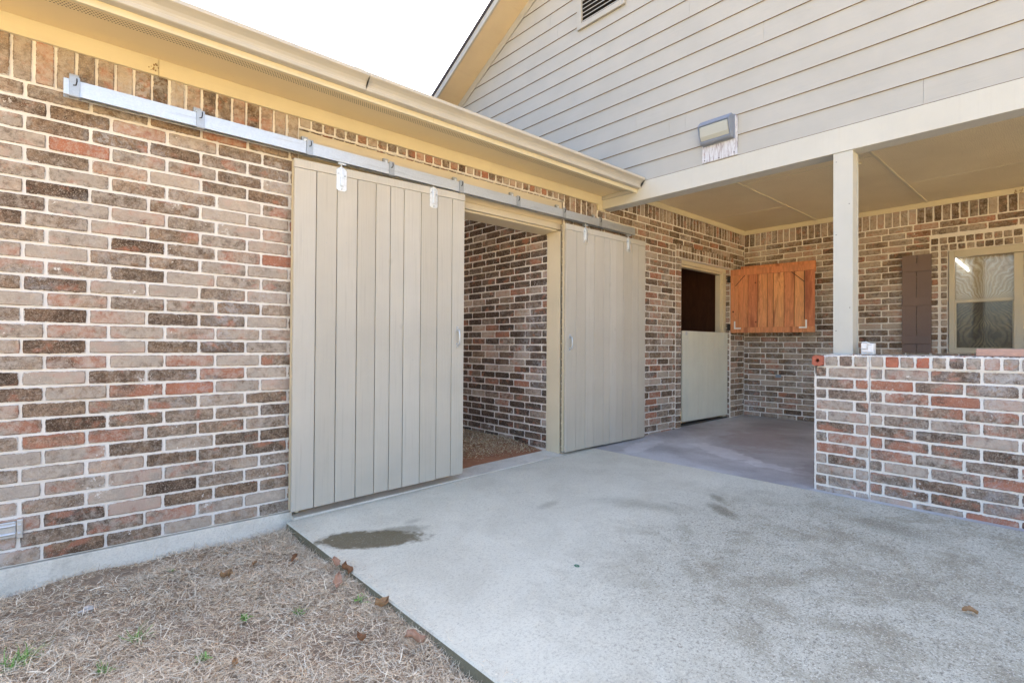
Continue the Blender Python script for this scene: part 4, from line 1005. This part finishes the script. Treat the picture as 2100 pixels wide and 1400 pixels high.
o3 = blades('stray_straw', 150, place_stray, .02, .07, .0012, .002, STRAW[:6], 21, flat=.06, curl=.8, mat=M['straw'])
bm = bmesh.new(); bm.from_mesh(o.data); bm.from_mesh(o3.data); bm.to_mesh(o.data); bm.free(); bpy.data.objects.remove(o3)
# shavings in the stall
def place_sh(r, n):
    x = r.uniform(.9, 3.78, n); y = .22+r.random(n)**.9*1.9; edge = .30+.25*(3.8-x)*.45+r.normal(0, .05, n)
    k = y > edge; x, y = x[k], y[k]; z = -.045+.014*np.minimum(1, (x+1)/4.8)+.06*np.clip((y-.2)/.5, 0, 1)
    return np.stack([x, y, z+r.random(len(x))*.012+.002], 1)
o = blades('wood_shavings', 48000, place_sh, .014, .038, .004, .009, [(.66, .52, .32), (.78, .66, .44), (.54, .40, .24), (.38, .26, .15), (.84, .76, .58)], 15, flat=.5, curl=1.5, seg=2, mat=M['shav'])
tag(o, kind='stuff')

# ================================================================ WEEDS, LEAVES, BITS
def weed(x, y, size, n, label, seed, broad=False):
    def pl(r, k):
        P = np.stack([x+r.normal(0, size*.22, k), y+r.normal(0, size*.22, k), np.zeros(k)], 1); P[:, 2] = vz(P)+.012; return P
    o = blades('weed', n, pl, size*.7, size*1.5, .003 if not broad else .006, .006 if not broad else .012, [(.13, .26, .055), (.18, .33, .08), (.24, .38, .12)], seed, flat=.9, curl=.5, mat=M['green'])
    tag(o, label, 'weed', 'small green weeds in the dry grass'); return o
weed(.28, -.90, .060, 46, 'feathery bright green weed tuft, second from the left in the dry grass', 1)
weed(.650, -1.045, .036, 26, 'small green weed with rounded leaves midway between wall and slab edge', 2, True)
weed(.845, -1.175, .034, 20, 'little pale green weed near the slab beside dry curled leaves', 3, True)
weed(-.08, -.845, .080, 70, 'largest green grass tuft at the lower left corner', 4)
weed(.16, -1.07, .045, 34, 'yellowish green tuft at the bottom edge near the left corner', 5)
weed(.448, -1.245, .036, 18, 'tiny dark green sprig in the grass at the bottom middle', 6, True)
weed(1.090, -1.255, .045, 16, 'light green leafy sprout against the mossy slab edge', 7, True)
weed(.485, -.33, .022, 12, 'tiny green sprout in the grass close to the foundation', 8, True)
def leaf_mesh(name, ln, wd, curl, seed):
    r = random.Random(seed); n, m_ = 9, 4; V = []; Fs = []
    for i in range(n+1):
        t = i/n; half = wd*.5*(math.sin(math.pi*min(1, t*1.02))**.75)*(1+.22*math.sin(t*17+seed)) if 0 < t < 1 else .0008
        for k_ in range(m_+1):
            q = k_/m_*2-1; V.append(((t-.5)*ln, q*half, curl*ln*(q*q*.5)+curl*ln*.6*(t-.5)**2+r.uniform(-.0012, .0012)+.012*curl*math.sin(t*6+seed)))
    for i in range(n):
        for k_ in range(m_): a = i*(m_+1)+k_; Fs.append((a, a+1, a+m_+2, a+m_+1))
    me = bpy.data.meshes.new(name); me.from_pydata(V, [], Fs); me.polygons.foreach_set('use_smooth', [True]*len(Fs)); return me
def mat_leaf(col, nm):
    m = NT(nm); n = m.noise(m.coord((1,1,1)), 60, 5, .6); m.base(m.mix(n, tuple(c*.6 for c in col), tuple(min(1, c*1.35) for c in col))); m.rough(.6); m.bump(n, .4, .002); return m.m
TAN = mat_leaf((.34, .20, .10), 'tan_leaf'); PINK = mat_leaf((.40, .23, .155), 'pinkish_leaf'); BRN = mat_leaf((.22, .10, .045), 'brown_leaf')
def leaf_obj(x, y, z, ln, wd, rz, mat, label, seed, curl=.35, tilt=(0, 0), stalk=True):
    me = leaf_mesh('fallen_leaf', ln, wd, curl, seed); me.materials.append(mat)
    o = bpy.data.objects.new('fallen_leaf', me); COL.objects.link(o); o.location = (x, y, z); o.rotation_euler = (R(tilt[0]), R(tilt[1]), R(rz))
    so = o.modifiers.new('thickness', 'SOLIDIFY'); so.thickness = .0009
    tag(o, label, 'leaf', 'fallen leaves'); return o
G = zsoil
leaf_obj(1.045, -1.105, G(1.04,-1.1)+.038, .115, .042, 62, PINK, 'long pinkish brown leaf lying near the slab edge', 1, .2, (8, -14))
leaf_obj(.675, -.575, G(.67,-.57)+.034, .06, .030, 20, TAN, 'curled orange tan leaf near the middle of the grass', 2, .7, (15, 10))
leaf_obj(.700, -.600, G(.70,-.60)+.034, .05, .024, 110, TAN, 'forked tan leaf just behind the curled orange one', 12, .6, (-10, 20))
leaf_obj(.825, -.55, G(.82,-.55)+.034, .055, .016, 50, TAN, 'thin tan leaf sliver toward the wall', 3, .4, (0, 20))
leaf_obj(1.015, -.60, G(1.02,-.6)+.036, .06, .022, 40, BRN, 'brown crumpled leaf in the grass near the slab corner', 4, .5, (10, -10))
leaf_obj(1.118, -.90, G(1.11,-.9)+.060, .062, .050, 80, PINK, 'broad salmon leaf propped against the slab edge', 5, .3, (28, -30))
leaf_obj(1.125, -1.00, G(1.12,-1.0)+.052, .07, .035, 95, BRN, 'dark curled leaf wedged beside the mossy slab edge', 6, .8, (40, -30))
leaf_obj(1.100, -1.43, G(1.1,-1.43)+.045, .085, .05, 20, TAN, 'large crumpled tan leaf in the weeds by the slab edge', 7, .6, (15, 10))
leaf_obj(.950, -1.56, G(.95,-1.56)+.035, .06, .028, 100, BRN, 'small reddish leaf at the lower edge of the grass', 8, .5, (10, 10))
leaf_obj(.530, -1.385, G(.53,-1.385)+.035, .05, .022, 75, TAN, 'narrow tan leaf at the bottom edge of the grass', 9, .4, (0, 20))
leaf_obj(1.075, -1.76, G(1.07,-1.76)+.040, .08, .045, 150, PINK, 'pink curled leaf at the very bottom beside the slab', 10, .6, (10, -20))
leaf_obj(2.842, -3.185, zslab(2.84)+.010, .055, .030, -60, TAN, 'single brown leaf alone on the bare concrete slab', 11, .5, (6, 8))
# pale stone
bm = bmesh.new(); bmesh.ops.create_icosphere(bm, subdivisions=3, radius=1)
for v in bm.verts:
    d = 1+.22*math.sin(v.co.x*5+1)+.18*math.sin(v.co.y*7+v.co.z*4); v.co = Vector((v.co.x*.036*d, v.co.y*.022*d, v.co.z*.012*d))
me = bpy.data.meshes.new('stone'); bm.to_mesh(me); bm.free(); me.materials.append(mat_simple('pale_stone', (.50, .47, .44), .9, 0, .2, 60, .8))
o = bpy.data.objects.new('stone', me); COL.objects.link(o); o.location = (.145, -.47, G(.14,-.47)+.024); o.rotation_euler = (0, .1, .6); tag(o, 'pale chunk of mortar lying in the dry grass near the wall', 'stone')
# green ring on the slab
s = MB(); zc = zslab(2.015)+.003
s.tube([(2.015+.009*math.cos(t*.5236), -1.774+.013*math.sin(t*.5236), zc) for t in range(13)], .0022, 6, cap=False)
o = s.build('plastic_ring', mat_simple('green_plastic', (.01, .17, .10), .4, 0, .1, 10, 0)); tag(o, 'tiny dark green plastic ring on the concrete slab', 'ring')
